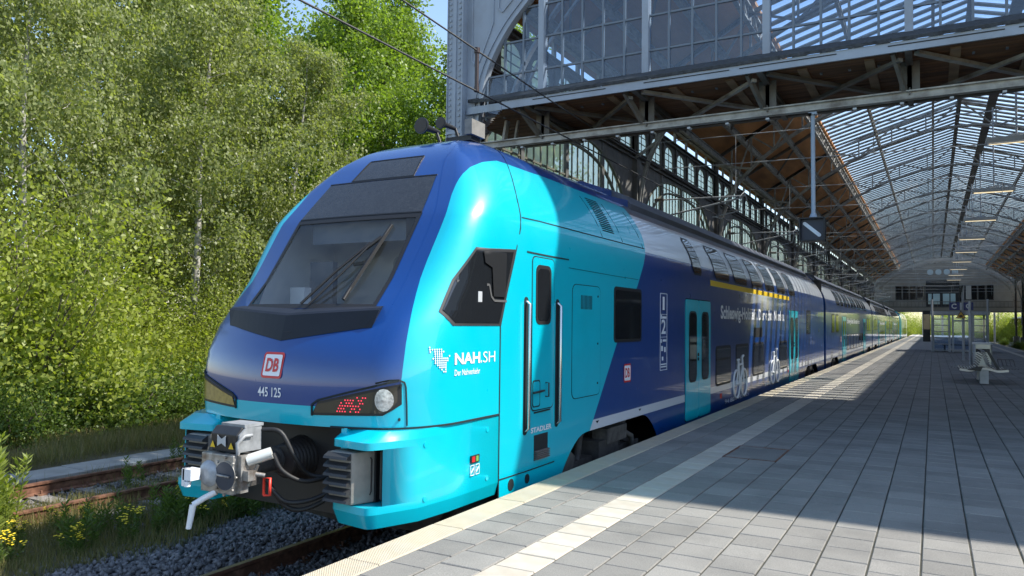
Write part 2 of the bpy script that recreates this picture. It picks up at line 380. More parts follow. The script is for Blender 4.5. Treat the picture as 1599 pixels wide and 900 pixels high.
# around the manhole frame leave out what it replaces
MH = (-2.52, -1.74, 9.55, 10.25)
slabs = [s for s in slabs if not (MH[0] < s[1] < MH[1] and MH[2] < s[2] < MH[3] and s[5] == 0)]
slabs.sort(key=lambda s: -s[0])
near = [s for s in slabs if s[5] == 0][:300]; nears = [s for s in slabs if s[5] == 1][:60]
cache = {}
def place(s, name, mt):
    key = (round(s[3], 3), round(s[4], 3), s[5])
    if key not in cache: cache[key] = slab_mesh(name, s[3], s[4], mt)
    o = bpy.data.objects.new(name, cache[key]); col.objects.link(o); o.parent = platform; o.location = (s[1], s[2], s[6]); o.rotation_euler = (s[7], -s[7] * .7, 0)
for s in near: place(s, "paving_slab", m_slab)
for s in nears: place(s, "tactile_slab", m_strip)
done = set(map(id, near)) | set(map(id, nears))
for kind, nm, mt in ((0, "paving_slabs_beyond", m_slabf), (1, "tactile_slabs_beyond", m_stripf)):
    b = MB()
    for s in slabs:
        if s[5] == kind and id(s) not in done:
            a, c, z, ch = s[3] / 2, s[4] / 2, s[6], .006; X, Y = s[1], s[2]
            b.add([(X - a, Y - c, z - ch), (X + a, Y - c, z - ch), (X + a, Y + c, z - ch), (X - a, Y + c, z - ch), (X - a + ch, Y - c + ch, z), (X + a - ch, Y - c + ch, z), (X + a - ch, Y + c - ch, z), (X - a + ch, Y + c - ch, z)],
                  [(0, 1, 5, 4), (1, 2, 6, 5), (2, 3, 7, 6), (3, 0, 4, 7), (4, 5, 6, 7)])
    o = b.build(nm, mt, platform); o["kind"] = "stuff"
y = -.06
me = slab_mesh("edge_slab", .285, 1.012, m_edge, .008, .1)
while y < 64:
    for X in (-3.3625, 5.36):
        if X > 0 and y < 8: continue
        o = bpy.data.objects.new("edge_slab", me); col.objects.link(o); o.parent = platform; o.location = (X, y + .51, rnd.uniform(0, .002))
    y += 1.02
b = MB(); b.box((-3.505, y, -.1), (-3.22, 190, 0)); b.box((5.22, y, -.1), (5.505, 190, 0)); b.build("far_edge", m_edge, platform)
b = MB(); b.box((-2.575, 60, -.1), (-2.27, 190, .001)); b.box((4.27, 60, -.1), (4.57, 190, .001)); b.build("far_tactile_strip", m_stripf, platform)
mh = thing("manhole_cover", (-2.13, 9.9, 0), "square paved manhole cover with rusty frame across the pale guide strip", "manhole")
b = MB(); x0, x1, y0, y1 = -2.262, -1.65, 9.42, 10.38
for p, q in (((x0, y0), (x1, y0)), ((x1, y0), (x1, y1)), ((x1, y1), (x0, y1)), ((x0, y1), (x0, y0))): b.beam((*p, -.004), (*q, -.004), .022, .012)
b.build("frame", m_rust, mh)
b = MB(); b.box((x0 + .015, y0 + .015, -.05), (x1 - .015, y1 - .015, -.003)); b.build("lid", m_slab, mh)

# track under the train, weedy disused track beside it, right-hand track
def rail_profile(): return [(-.075, -.172), (.075, -.172), (.075, -.158), (.012, -.14), (.012, -.045), (.036, -.03), (.036, -.003), (.03, 0), (-.03, 0), (-.036, -.003), (-.036, -.03), (-.012, -.045), (-.012, -.14), (-.075, -.158)]
def track(xc, y0, y1, label, mt, top, step=.6, ys=None, zr=RAILZ):
    t = thing("railway_track", (xc, y0, zr - .2), label, "track")
    for sx in (-.7535, .7535):
        b = MB(); b.prism([(xc + sx + u, zr + v) for u, v in rail_profile()], 1, y0, y1); 
        r = b.build("rail", mt, t)
        b = MB(); b.box((xc + sx - .03, y0, zr + .0005), (xc + sx + .03, y1, zr + .003)); b.build("running_surface", top, r)
    b = MB(); b.prism([(xc - 1.25, zr - .17), (xc - 1.2, zr - .27), (xc + 1.2, zr - .27), (xc + 1.25, zr - .17)][::-1], 1, 0, .26)
    me = b.mesh("sleeper", m_sleeper); y = y0
    while y < (ys or y1):
        o = bpy.data.objects.new("sleeper", me); col.objects.link(o); o.parent = t; o.location = Vector((0, y, 0)) - ORG[t.name]; y += step
    y = y0 + .05
    b = MB()
    while y < (ys or y1):
        for sx in (-.7535, .7535):
            for e in (-1, 1):
                b.box((xc + sx + e * .10 - .045, y + .06, zr - .172), (xc + sx + e * .10 + .045, y + .2, zr - .145)); b.tube([(xc + sx + e * .11, y + .13, zr - .15), (xc + sx + e * .11, y + .13, zr - .10)], .016, 6)
        y += step
    o = b.build("rail_fastenings", m_rust, t); o["kind"] = "stuff"
    return t
track(-5.15, 1.0, 190, "ballasted track under the blue train with pale yellow-edged rail", m_rust, m_railtop, ys=12)
track(-10.62, -2, 60, "rusty overgrown disused track left of the train", m_rust, m_rust, step=.68, ys=20, zr=-.80)
track(7.2, 20, 190, "empty track on the right side of the platform", m_rust, m_railtop, ys=30)
b = MB(); b.box((-4.352, 1, -.763), (-4.33, 60, -.755)); tag(b.build("painted_rail_edge_strip", m_yel), "thin yellow painted strip along the rail beside the platform", "strip")
# concrete cable-trough lids beyond the rusty track
ct = thing("cable_trough", (-12.6, 0, -1.02), "grey concrete cable trough behind the rusty track", "cable trough")
for i in range(46):
    b = MB(); z = -.92 + rnd.uniform(-.008, .008); b.box((-12.95, i * .8 - 2, -1.05), (-12.2, i * .8 - 1.21, z)); b.build("lid", m_conc, ct, bevel=.012)
b = MB()
for i in range(40):
    a = 2 * math.pi * i / 40; rr_ = .58 + .07 * math.sin(3 * a) + .04 * math.sin(7 * a + 1); 
    b.v.append((-9.2 + rr_ * math.cos(a), 5.55 + .42 * math.sin(a) * rr_ / .62, -.985 + .012 * math.sin(5 * a)))
b.f.append(tuple(range(40))); b.sm.append(False)
n0 = len(b.v); b.v += [(x, y, -1.05) for x, y, z in b.v[:40]]; b.f += [(i, 40 + i, 40 + (i + 1) % 40, (i + 1) % 40) for i in range(40)]; b.sm += [True] * 40
tag(b.build("concrete_foundation", m_conc), "weathered grey concrete foundation patch among yellow weeds", "foundation")
# ballast: real stones
def stones(n, x0, x1, y0, y1, zf, smin=.025, smax=.05):
    base = np.array([(1, 0, 0), (-1, 0, 0), (0, 1, 0), (0, -1, 0), (0, 0, 1), (0, 0, -1)], float)
    F = np.array([(0, 2, 4), (2, 1, 4), (1, 3, 4), (3, 0, 4), (2, 0, 5), (1, 2, 5), (3, 1, 5), (0, 3, 5)])
    X = nrs.uniform(x0, x1, n); Y = nrs.uniform(y0, y1, n); S = nrs.uniform(smin, smax, (n, 1, 3)); 
    ang = nrs.uniform(0, 6.28, n); til = nrs.uniform(-.9, .9, n)
    V = base[None] * S * nrs.uniform(.7, 1.25, (n, 6, 1))
    V = V + nrs.uniform(-.3, .3, (n, 6, 3)) * S
    c, s = np.cos(til)[:, None], np.sin(til)[:, None]; y_ = V[..., 1] * c - V[..., 2] * s; z_ = V[..., 1] * s + V[..., 2] * c; V = np.stack([V[..., 0], y_, z_], -1)
    c, s = np.cos(ang)[:, None], np.sin(ang)[:, None]; x_ = V[..., 0] * c - V[..., 1] * s; y_ = V[..., 0] * s + V[..., 1] * c; V = np.stack([x_, y_, V[..., 2]], -1)
    V += np.stack([X, Y, zf(X, Y) + nrs.uniform(-.01, .03, n)], -1)[:, None]
    return V.reshape(-1, 3), (F[None] + (np.arange(n) * 6)[:, None, None]).reshape(-1, 3)
def fastmesh(name, V, F, mt, smooth=False):
    me = bpy.data.meshes.new(name); k = F.shape[1]; me.vertices.add(len(V)); me.vertices.foreach_set("co", np.ascontiguousarray(V, dtype=np.float32).ravel())
    me.loops.add(F.size); me.loops.foreach_set("vertex_index", np.ascontiguousarray(F, dtype=np.int32).ravel())
    me.polygons.add(len(F)); me.polygons.foreach_set("loop_start", np.arange(0, F.size, k, dtype=np.int32))
    me.materials.append(mt); me.update(calc_edges=True)
    if smooth: me.polygons.foreach_set("use_smooth", [True] * len(F))
    return me
def bed(X, Y): return -.935 - np.maximum(0, np.abs(X + 5.15) - 1.8) * .068
V1, F1 = stones(17500, -8.35, -3.55, 2.2, 10.5, bed, .022, .045)
V2, F2 = stones(5200, -12.1, -8.6, 2.5, 11, lambda X, Y: -1.0 + 0 * X, .02, .04)
o = link("ballast", fastmesh("ballast", np.concatenate([V1, V2]), np.concatenate([F1, F2 + len(V1)]), m_ballast)); tag(o, "loose grey ballast stones between the tracks", "ballast", kind="stuff")
b = MB(); b.prism([(-8.2, -1.03), (-3.5, -1.03), (-3.5, -.945), (-6.95, -.945)], 1, -4, 190); structure(b.build("ballast_bed", m_ballast))
# ------------------------------------------------------------------ station hall
XW, XC, XR = -8.0, 1.25, 10.5
YG, PB, NB = 12.1, 9.9, 12
YE = YG + PB * NB
hall = thing("station_hall", (XC, YG, -1.0), "steel train-shed hall with glazed arched gable, wooden roof and striped skylight", "station hall")
EAVE, SKX, SKZ, RIDZ = 8.62, 5.70, 10.7, 12.5

# gable: pillar, arched spandrel plate, mullions, panes
gab = MB(); gab.box((-8.12, YG - .16, 4.2), (-7.80, YG + .2, 13.2)); gab = gab.build("gable_pillar", m_steelb, hall)
b = MB()
for z in np.arange(4.3, 9.5, .11):
    for X in (-8.07, -7.86): b.box((X - .02, YG - .178, z), (X + .02, YG - .16, z + .04))
o = b.build("rivets", m_steelb, gab); o["kind"] = "stuff"
b = MB(); b.box((-8.135, YG - .19, 4.2), (-8.12, YG + .2, 13.2)); b.box((-7.80, YG - .19, 4.2), (-7.775, YG + .1, 13.2)); b.box((-8.0, YG - .185, 4.2), (-7.93, YG - .161, 13.2)); b.box((-8.13, YG - .195, 5.18), (-7.80, YG - .162, 5.23)); b.build("pillar_flange", m_steelb, gab)
b = MB(); b.box((-8.14, YG - .1, -1.0), (-7.7, YG + .3, 4.2)); b.build("gable_pillar_foot", m_steelp, hall)
arch = spline([(-7.50, 4.9), (-7.42, 5.71), (-7.26, 6.36), (-6.92, 6.95), (-6.50, 7.42), (-5.6, 8.25), (-4.2, 9.2), (-2.0, 10.1), (1.25, 10.5)], 5)
full = [tuple(p) for p in arch] + [(2 * XC - p[0], p[1]) for p in arch[-2::-1]]
b = MB(); top = 13.2
n = len(full)
vs = [(x, YG - .02, z) for x, z in full] + [(x, YG - .02, top) for x, z in full] + [(x, YG + .04, z) for x, z in full] + [(x, YG + .04, top) for x, z in full]
b.add(vs, [(i, i + 1, n + i + 1, n + i) for i in range(n - 1)] + [(2 * n + i + 1, 2 * n + i, 3 * n + i, 3 * n + i + 1) for i in range(n - 1)] + [(i + 1, i, 2 * n + i, 2 * n + i + 1) for i in range(n - 1)] + [(n + i, n + i + 1, 3 * n + i + 1, 3 * n + i) for i in range(n - 1)])
b.box((-7.8, YG - .02, 4.9), (-7.5, YG + .04, 13.2)); b.box((10.0, YG - .02, 4.9), (15.5, YG + .04, 13.2))  # right-hand plate is added out of view to block the sun
spd = b.build("spandrel_plate", m_steelb, hall)
b = MB()          # arch flanges and panel beads standing proud
def along(path, off, w, h, y0):
    for (p, q) in zip(path[:-1], path[1:]):
        b.beam((p[0], y0, p[1]), (q[0], y0, q[1]), h, w, upv=(0, 1, 0))
pa = [tuple(p) for p in arch]
for (p, q) in zip(pa[:-1], pa[1:]): b.beam((p[0], YG - .06, p[1]), (q[0], YG - .06, q[1]), .05, .16, upv=(0, 1, 0))
offp = []
for i, p in enumerate(pa):
    q0, q1 = pa[max(0, i - 1)], pa[min(len(pa) - 1, i + 1)]; dx, dz = q1[0] - q0[0], q1[1] - q0[1]; l = math.hypot(dx, dz); offp.append((p[0] - dz / l * .17, p[1] + dx / l * .17))
for (p, q) in zip(offp[:-1], offp[1:]): b.beam((p[0], YG - .032, p[1]), (q[0], YG - .032, q[1]), .02, .02, upv=(0, 1, 0))
bead = [(-7.66, 9.5), (-7.66, 6.6), (-7.60, 6.5), (-7.5, 6.55), (-7.28, 7.05), (-7.20, 7.25), (-7.20, 9.5)]
for (p, q) in zip(bead[:-1], bead[1:]): b.beam((p[0], YG - .03, p[1]), (q[0], YG - .03, q[1]), .025, .03, upv=(0, 1, 0))
bead = [(-7.08, 9.5), (-7.08, 7.5), (-7.0, 7.42), (-6.5, 7.9), (-6.45, 8.1), (-6.45, 9.5)]
for (p, q) in zip(bead[:-1], bead[1:]): b.beam((p[0], YG - .03, p[1]), (q[0], YG - .03, q[1]), .025, .03, upv=(0, 1, 0))
b.build("arch_trim", m_steelb, spd)
b = MB(); acc = 0
for (p, q) in zip(offp[:-1], offp[1:]):
    l = math.hypot(q[0] - p[0], q[1] - p[1])
    for k in range(int(l / .10)):
        t = k / max(1, int(l / .10)); X = p[0] * (1 - t) + q[0] * t; z = p[1] * (1 - t) + q[1] * t
        ex, ez = (q[0] - p[0]) / l, (q[1] - p[1]) / l; X += ez * .07; z -= ex * .07
        b.box((X - .012, YG - .035, z - .012), (X + .012, YG - .022, z + .012))
o = b.build("arch_rivets", m_steelb, spd); o["kind"] = "stuff"
b = MB(); b.box((-7.9, YG + .05, 10.5), (15.5, YG + .15, 13.3)); b.build("gable_attic", m_steelp, hall)  # unseen flat top, run on to the right to shade the platform
def archz(X):
    X = X if X <= XC else 2 * XC - X
    xs = [p[0] for p in arch]; return float(np.interp(X, xs, [p[1] for p in arch]))
MX = [-6.15 + 1.965 * i for i in range(9)]
for X in MX:
    gl = MB(); gl.box((X - .055, YG - .10, 5.45), (X + .055, YG + .06, archz(X))); gl = gl.build("gable_mullion", m_steelb, hall)
cw = 1.965 / 5; rows = [5.46] + [5.61 + .6 * i for i in range(9)]
b = MB(); xs = [MX[0] - cw * k for k in (1, 2, 3)] + [MX[0] + cw * k for k in range(0, 41)]
for X in xs:
    if min(abs(X - m) for m in MX) > .1 and -7.4 < X < 9.9: b.box((X - .017, YG - .04, 5.4), (X + .017, YG + .02, archz(X)))
for z in rows:
    xl = np.interp(z, [p[1] for p in arch], [p[0] for p in arch]); b.box((float(xl), YG - .03, z - .016), (2 * XC - float(xl), YG + .01, z + .016))
gl = b.build("gable_glazing", mat("glazing_bar", (.16, .19, .23), .5), hall)
sub = [tuple(p) for p in spline([(-7.1, 5.0), (-6.95, 5.75), (-6.7, 6.4), (-6.3, 7.0), (-5.8, 7.6), (-5.0, 8.3), (-3.6, 9.2)], 5)]
b = MB()
for p, q in zip(sub[:-1], sub[1:]): b.beam((p[0], YG + .25, p[1]), (q[0], YG + .25, q[1]), .05, .12, upv=(0, 1, 0)); b.beam((p[0] + .18, YG + .32, p[1] - .1), (q[0] + .18, YG + .32, q[1] - .1), .04, .06, upv=(0, 1, 0))
b.build("inner_arch", m_steelg, hall)
xs = sorted(set([round(x, 4) for x in xs + MX])); npane = 0
rest = MB()
for i in range(len(xs) - 1):
    for j in range(len(rows) - 1):
        xa, xb, za, zb = xs[i] + .004, xs[i + 1] - .004, rows[j] + .004, rows[j + 1] - .004
        zt = min(archz(xa), archz(xb)); 
        if zb > zt + .25: continue
        if xb > 3.7 or za > 8.3:
            rest.box((xa, YG - .012, za), (xb, YG - .006, zb)); continue
        t1, t2 = rnd.uniform(-.004, .004), rnd.uniform(-.004, .004)
        p = MB(); p.add([(xa, YG - .012 + t1, za), (xb, YG - .012 + t2, za), (xb, YG - .012 - t1, zb), (xa, YG - .012 - t2, zb), (xa, YG - .007 + t1, za), (xb, YG - .007 + t2, za), (xb, YG - .007 - t1, zb), (xa, YG - .007 - t2, zb)], [(0, 1, 2, 3), (7, 6, 5, 4), (0, 4, 5, 1), (1, 5, 6, 2), (2, 6, 7, 3), (3, 7, 4, 0)])
        p.build("pane", m_hglass, gl)
o = rest.build("panes_beyond", m_hglass, gl); o["kind"] = "stuff"

# canopy in front of the gable: fascia, felt roof, board soffit, truss
FY, FZ = 11.42, 5.36
FX0 = -6.62
can = MB(); can.add([(FX0, FY - .02, FZ + .19), (16, FY - .02, FZ + .19), (16, YG - .02, FZ + .50), (-7.75, YG - .02, FZ + .50), (FX0, FY - .02, FZ + .14), (16, FY - .02, FZ + .14), (16, YG - .02, FZ + .44), (-7.75, YG - .02, FZ + .44)],
        [(0, 1, 2, 3), (7, 6, 5, 4), (0, 4, 5, 1), (3, 7, 4, 0), (1, 5, 6, 2), (2, 6, 7, 3)])
can = can.build("canopy_roofing_felt", mat("roofing_felt", (.05, .052, .055), .95, var=.4, vscale=14, bump=.8, bscale=30), hall)
b = MB(); b.box((FX0, FY, FZ), (16, FY + .035, FZ + .14)); b.beam((FX0, FY, FZ + .05), (-7.75, YG - .05, FZ + .26), .03, .13)
fas = b.build("canopy_fascia", m_steelb, hall)
b = MB()
for k in range(14):
    X = -6.0 + k * 1.75 + .25 * (k % 2); b.box((X, FY - .006, FZ + .085), (X + 1.35, FY - .001, FZ + .10))
b.build("drip_slot", m_black, fas)
for k in range(22):                                                                # soffit boards run across the canopy
    y0 = FY + .04 + k * .118; b = MB(); b.box((FX0 + .02 - min(1.1, .9 * k * .118), y0, FZ + .06 + rnd.uniform(-.003, .003)), (16, y0 + .113, FZ + .085))
    b.build("soffit_board", mat("soffit_board", (.17, .085, .04), .8, var=.3, vscale=2.5, aniso=(.3, 6, 6), objrand=.2, dirt=(.10, .05, .03), dscale=2), can)
b = MB(); b.ibeam((-7.7, 12.12, 4.93), (16, 12.12, 4.93), .12, .11, .02); b.build("truss_bottom_chord", m_steelg, hall)
b = MB(); b.ibeam((-7.7, 13.98, 5.37), (16, 13.98, 5.37), .10, .12, .02); b.build("truss_top_chord", m_steelp, hall)
for i, X in enumerate(MX):
    b = MB(); b.ibeam((X, 12.12, 4.98), (X, 12.12, 5.42), .10, .10, .02); b.beam((X - .05, 12.12, 4.99), (X - .05, 12.12, 5.42), .03, .16); b.beam((X + .05, 12.12, 4.99), (X + .05, 12.12, 5.42), .03, .16)
    b.beam((X - .07, 12.08, 5.02), (X - .19, 11.55, 5.40), .05, .10); b.beam((X + .05, 12.16, 5.02), (X + .1, 13.6, 5.34), .07, .10); b.beam((X - .05, 12.1, 5.40), (X - .02, 13.9, 5.28), .08, .1)
    b.beam((X, 11.46, 5.385), (X, 13.9, 5.385), .09, .06)
    b.build("truss_bracket", m_steelp, hall)
    b = MB(); b.beam((X + .1, 11.6, 5.37), (X + 1.87, 13.7, 5.33), .09, .05); b.beam((X + .1, 13.7, 5.33), (X + 1.87, 11.6, 5.30), .07, .05)
    b.build("truss_diagonal", m_steelg if i % 2 else m_steelp, hall)
    b = MB()
    for s in (.5, 1.4): b.box((X + s, FY + .3, 5.39), (X + s + .13, 13.8, 5.415))
    b.build("soffit_batten", mat("pale_batten", (.30, .20, .12), .8, var=.3), hall)
b = MB()
for k in range(30):
    X = -7.2 + k * .62; b.box((X, 12.06, 4.80), (X + .05, 12.18, 4.828)); 
o = b.build("chord_bolts", m_galv, hall); o["kind"] = "stuff"

# left wall: pillars, arched bay windows, clerestory
def bayY(k): return YG + PB * k
wallp = MB(); wallp.box((XW - .25, YG + .2, -1.02), (XW - .05, YE, 3.0)); wallp = wallp.build("wall_base", mat("wall_brick", (.16, .09, .07), .85, var=.3, vscale=6), hall)
b = MB(); b.ibeam((XW, YG + .3, 6.72), (XW, YE, 6.72), .22, .14, .03); b.ibeam((XW, YG + .3, 7.92), (XW, YE, 7.92), .2, .14, .03); b.beam((XW + .08, YG + .3, 6.86), (XW + .08, YE, 6.86), .1, .04)
b.build("wall_beams", m_steelp, hall)
b = MB(); b.box((XW - .08, YG + .2, 8.52), (XW + .12, YE, 8.62)); b.ibeam((XW + .25, YG + .2, 8.56), (XW + .25, YE, 8.56), .14, .22, .03); b.build("eaves_beam", m_steelg, hall)
HALF = 4.55
def archw(u, crown=6.52, spring=4.0, r=HALF):     # bay arch height over offset u from the bay's middle
    a = abs(u) / r
    return spring + (crown - spring) * max(0., 1 - a ** 3.2) ** .62
wproto = {}
def bay_parts(k):
    yc = bayY(k) + PB / 2
    near = k < 4
    if k: b = MB(); b.ibeam((XW, bayY(k), -1), (XW, bayY(k), 8.6), .34, .30, .03); b.box((XW - .17, bayY(k) - .2, -1), (XW + .17, bayY(k) + .2, 6.6)); b.build("wall_pillar", m_steelp, hall)
    # dark plate around the arch opening
    us = np.linspace(-HALF, HALF, 33); zt = [archw(u) for u in us]
    b = MB()
    for (ua, ub, za, zb) in zip(us[:-1], us[1:], zt[:-1], zt[1:]):
        b.add([(XW + .03, yc + ua, za), (XW + .03, yc + ub, zb), (XW + .03, yc + ub, 6.66), (XW + .03, yc + ua, 6.66), (XW - .05, yc + ua, za), (XW - .05, yc + ub, zb), (XW - .05, yc + ub, 6.66), (XW - .05, yc + ua, 6.66)], [(0, 1, 2, 3), (7, 6, 5, 4), (1, 0, 4, 5)])
    for e in (-1, 1): b.box((XW - .05, min(yc + e * HALF, yc + e * PB / 2), 2), (XW + .03, max(yc + e * HALF, yc + e * PB / 2), 6.66))
    b.build("bay_plate", m_steelp, hall)
    w = MB()
    for p in (-2.35, 0, 2.35): w.box((XW - .06, yc + p - .08, 2.2), (XW + .05, yc + p + .08, 6.66))
    w = w.build("bay_window", m_steelp, hall)
    b = MB()
    for (ua, ub) in zip(us[:-1], us[1:]):
        for sc_, off in ((1, 0), (.9, .34)):
            if abs(ua) * sc_ < HALF:
                b.beam((XW + .02, yc + ua * sc_, archw(ua) - off), (XW + .02, yc + ub * sc_, archw(ub) - off), .07, .06)
    for z in (3.3, 4.3, 5.3): b.box((XW - .02, yc - HALF + .05, z - .02), (XW + .03, yc + HALF - .05, z + .02))
    nb = 26
    for i in range(1, nb):
        u = -HALF + i * 2 * HALF / nb
        b.box((XW - .01, yc + u - .02, 2.2), (XW + .02, yc + u + .02, archw(u)))
    b.build("window_bars", mat("window_bar", (.15, .145, .11), .6), w)
    pw = 2 * HALF / nb
    if near:
        for i in range(nb):
            u0 = -HALF + i * pw; zz = min(archw(u0), archw(u0 + pw)); zt2 = max(archw(u0), archw(u0 + pw))
            p = MB(); p.add([(XW - .015, yc + u0, 2.2), (XW - .015, yc + u0 + pw, 2.2), (XW - .015, yc + u0 + pw, archw(u0 + pw)), (XW - .015, yc + u0, archw(u0))], [(0, 1, 2, 3)]); p.build("frosted_pane", m_frost, w)
    else:
        p = MB()
        for (ua, ub) in zip(us[:-1], us[1:]): p.add([(XW - .015, yc + ua, 2.2), (XW - .015, yc + ub, 2.2), (XW - .015, yc + ub, archw(ub)), (XW - .015, yc + ua, archw(ua))], [(0, 1, 2, 3)])
        p.build("frosted_pane", m_frost, w)
    # clerestory: seven small arched lights
    pc = PB / 7
    for i in range(7):
        y0 = bayY(k) + i * pc; yo, yw = y0 + pc * .5, .46
        b = MB(); seg = 9
        path = [(yo - yw, 6.85)] + [(yo - yw * math.cos(math.pi * t / seg), 7.45 + .30 * math.sin(math.pi * t / seg)) for t in range(seg + 1)] + [(yo + yw, 6.85)]
        outer = [(y0, 6.79)] + [(y0 + pc * (t / seg) if 0 < t < seg else (y0 if t == 0 else y0 + pc), 7.86) for t in range(seg + 1)] + [(y0 + pc, 6.79)]
        for t in range(len(path) - 1):
            (ya, za), (yb, zb) = path[t], path[t + 1]; (yc_, zc), (yd, zd) = outer[t], outer[t + 1]
            b.add([(XW + .0, ya, za), (XW + .0, yb, zb), (XW + .0, yd, zd), (XW + .0, yc_, zc), (XW - .05, ya, za), (XW - .05, yb, zb)], [(0, 1, 2, 3), (1, 0, 4, 5)])
        b.box((XW + .002, y0 - .05, 6.8), (XW + .05, y0 + .05, 7.86))
        c = b.build("clerestory_light", m_steelp, hall)
        if near or k < 7:
            g = MB(); g.add([(XW - .03, p, q) for p, q in path], [tuple(range(len(path)))]); g.build("pane", m_frost, c)
            g = MB()
            for z in (7.05, 7.28, 7.5): g.box((XW - .03, yo - yw, z - .012), (XW - .01, yo + yw, z + .012))
            g.box((XW - .03, yo - .012, 6.85), (XW - .01, yo + .012, 7.74)); g.build("glazing_bar", m_steelp, c)
        for q in (0,): b = MB(); b.box((XW - .05, y0 + q - .07, 8.0), (XW + .02, y0 + q + .07, 8.5)); b.build("eaves_post", m_steelg, hall)
for k in range(NB): bay_parts(k)

# roof: boarded slopes, purlins, skylight, arch ribs
def slope(sgn, t):   # t 0 at eave .. 1 at skylight edge
    return XC + sgn * (9.45 - (9.45 - SKX) * t), 8.52 + (SKZ - 8.52) * t
for sgn in (-1, 1):
    x0, z0 = slope(sgn, -.02); x1, z1 = slope(sgn, 1.03)
    b = MB()
    b.add([(x0, YG + .16, z0), (x1, YG + .16, z1), (x1, YE, z1), (x0, YE, z0), (x0, YG + .16, z0 + .12), (x1, YG + .16, z1 + .12), (x1, YE, z1 + .12), (x0, YE, z0 + .12)], [(0, 1, 2, 3), (7, 6, 5, 4), (0, 4, 5, 1), (1, 5, 6, 2), (2, 6, 7, 3), (3, 7, 4, 0)])
    b.build("boarded_roof_slope", m_wood, hall)
    for t in (.08, .38, .70):
        X, z = slope(sgn, t); b = MB(); b.ibeam((X, YG + .2, z - .16), (X, YE, z - .16), .13, .24, .025); b.build("purlin", m_steelg, hall)
    # lattice girder along the skylight edge
    X, z = slope(sgn, 1.0); b = MB(); b.beam((X, YG + .2, z - .12), (X, YE, z - .12), .14, .06); b.beam((X, YG + .2, z - .62), (X, YE, z - .62), .12, .06)
    y = YG + .3; f = 0
    while y < YE - .8: b.beam((X, y, z - (.12 if f else .62)), (X, y + .75, z - (.62 if f else .12)), .045, .045); b.beam((X, y, z - .12), (X, y, z - .62), .04, .04); y += .75; f ^= 1
    b.build("lattice_girder", m_steelg, hall)
    # rafters and wind bracing on the boards
    for k in range(NB):
        for q in (0, .5):
            b = MB(); y = bayY(k) + PB * q; (xa, za), (xb, zb) = slope(sgn, .0), slope(sgn, 1.0); b.beam((xa, y, za - .07), (xb, y, zb - .07), .10, .12); b.build("rafter", m_steelp, hall)
        (xa, za), (xm, zm), (xb, zb) = slope(sgn, .08), slope(sgn, .38), slope(sgn, .70)
        y = bayY(k)
        for A_, B_ in (((xa, y + PB / 2, za - .25), (xm, y + PB / 4, zm - .25)), ((xm, y + PB * .75, zm - .25), (xb, y + PB / 2, zb - .25))): b = MB(); b.beam(A_, B_, .06, .06); b.build("wind_brace", m_steelp, hall)
    # skylight slope: glass sheet, glazing bars
    X0, z0 = slope(sgn, 1.0); z0 += .12
    ys0 = YG + PB if sgn > 0 else YG + .17
    g = MB(); g.add([(X0, ys0, z0 + .06), (XC, ys0, RIDZ + .06), (XC, YE, RIDZ + .06), (X0, YE, z0 + .06)], [(0, 1, 2, 3)])
    g.build("skylight_glass", m_sglass, hall)
    g = MB(); y = ys0 + .1
    while y < YE: g.beam((X0, y, z0), (XC, y, RIDZ), .26, .05); y += .72
    o = g.build("skylight_bars", m_steelg, hall); o["kind"] = "stuff"
    if sgn > 0: g = MB(); g.add([(X0, YG + .16, z0 - .02), (XC, YG + .16, RIDZ - .02), (XC, ys0, RIDZ - .02), (X0, ys0, z0 - .02), (X0, YG + .16, z0 + .08), (XC, YG + .16, RIDZ + .08), (XC, ys0, RIDZ + .08), (X0, ys0, z0 + .08)], [(0, 1, 2, 3), (7, 6, 5, 4), (0, 4, 5, 1), (2, 6, 7, 3)]); g.build("end_shade_slope", m_wood, hall)  # end bay out of view, made opaque to shade the platform
    b = MB()
    for t in (.36, .80):
        X = X0 + (XC - X0) * t; z = z0 + (RIDZ - z0) * t; b.ibeam((X, YG + .3, z - .17), (X, YE, z - .17), .10, .2, .025)
    b.build("skylight_purlin", m_steelg, hall)
b = MB(); b.box((XC + 1.05, YG + .3, RIDZ - .62), (XC + 1.4, YE, RIDZ - .5)); b.ibeam((XC - .05, YG + .3, RIDZ - .2), (XC - .05, YE, RIDZ - .2), .16, .3, .03); b.build("ridge_walkway", m_steelp, hall)
# roof added beside the hall to keep sun off the platform's right side
b = MB(); b.add([(10.3, YG, 8.75), (18.5, YG, 10.2), (18.5, YE, 10.2), (10.3, YE, 8.75), (10.3, YG, 8.87), (18.5, YG, 10.32), (18.5, YE, 10.32), (10.3, YE, 8.87)], [(0, 1, 2, 3), (7, 6, 5, 4), (0, 4, 5, 1), (1, 5, 6, 2), (2, 6, 7, 3), (3, 7, 4, 0)]); b.build("side_shade_roof", m_wood, hall)
b = MB(); b.box((18.5, YG, -1.02), (18.8, 125, 10.2)); b.build("reflection_wall", mat("reflection_wall", (.12, .105, .095), .8, var=.3, vscale=1), hall)  # wall added out of view so the train side reflects something dark

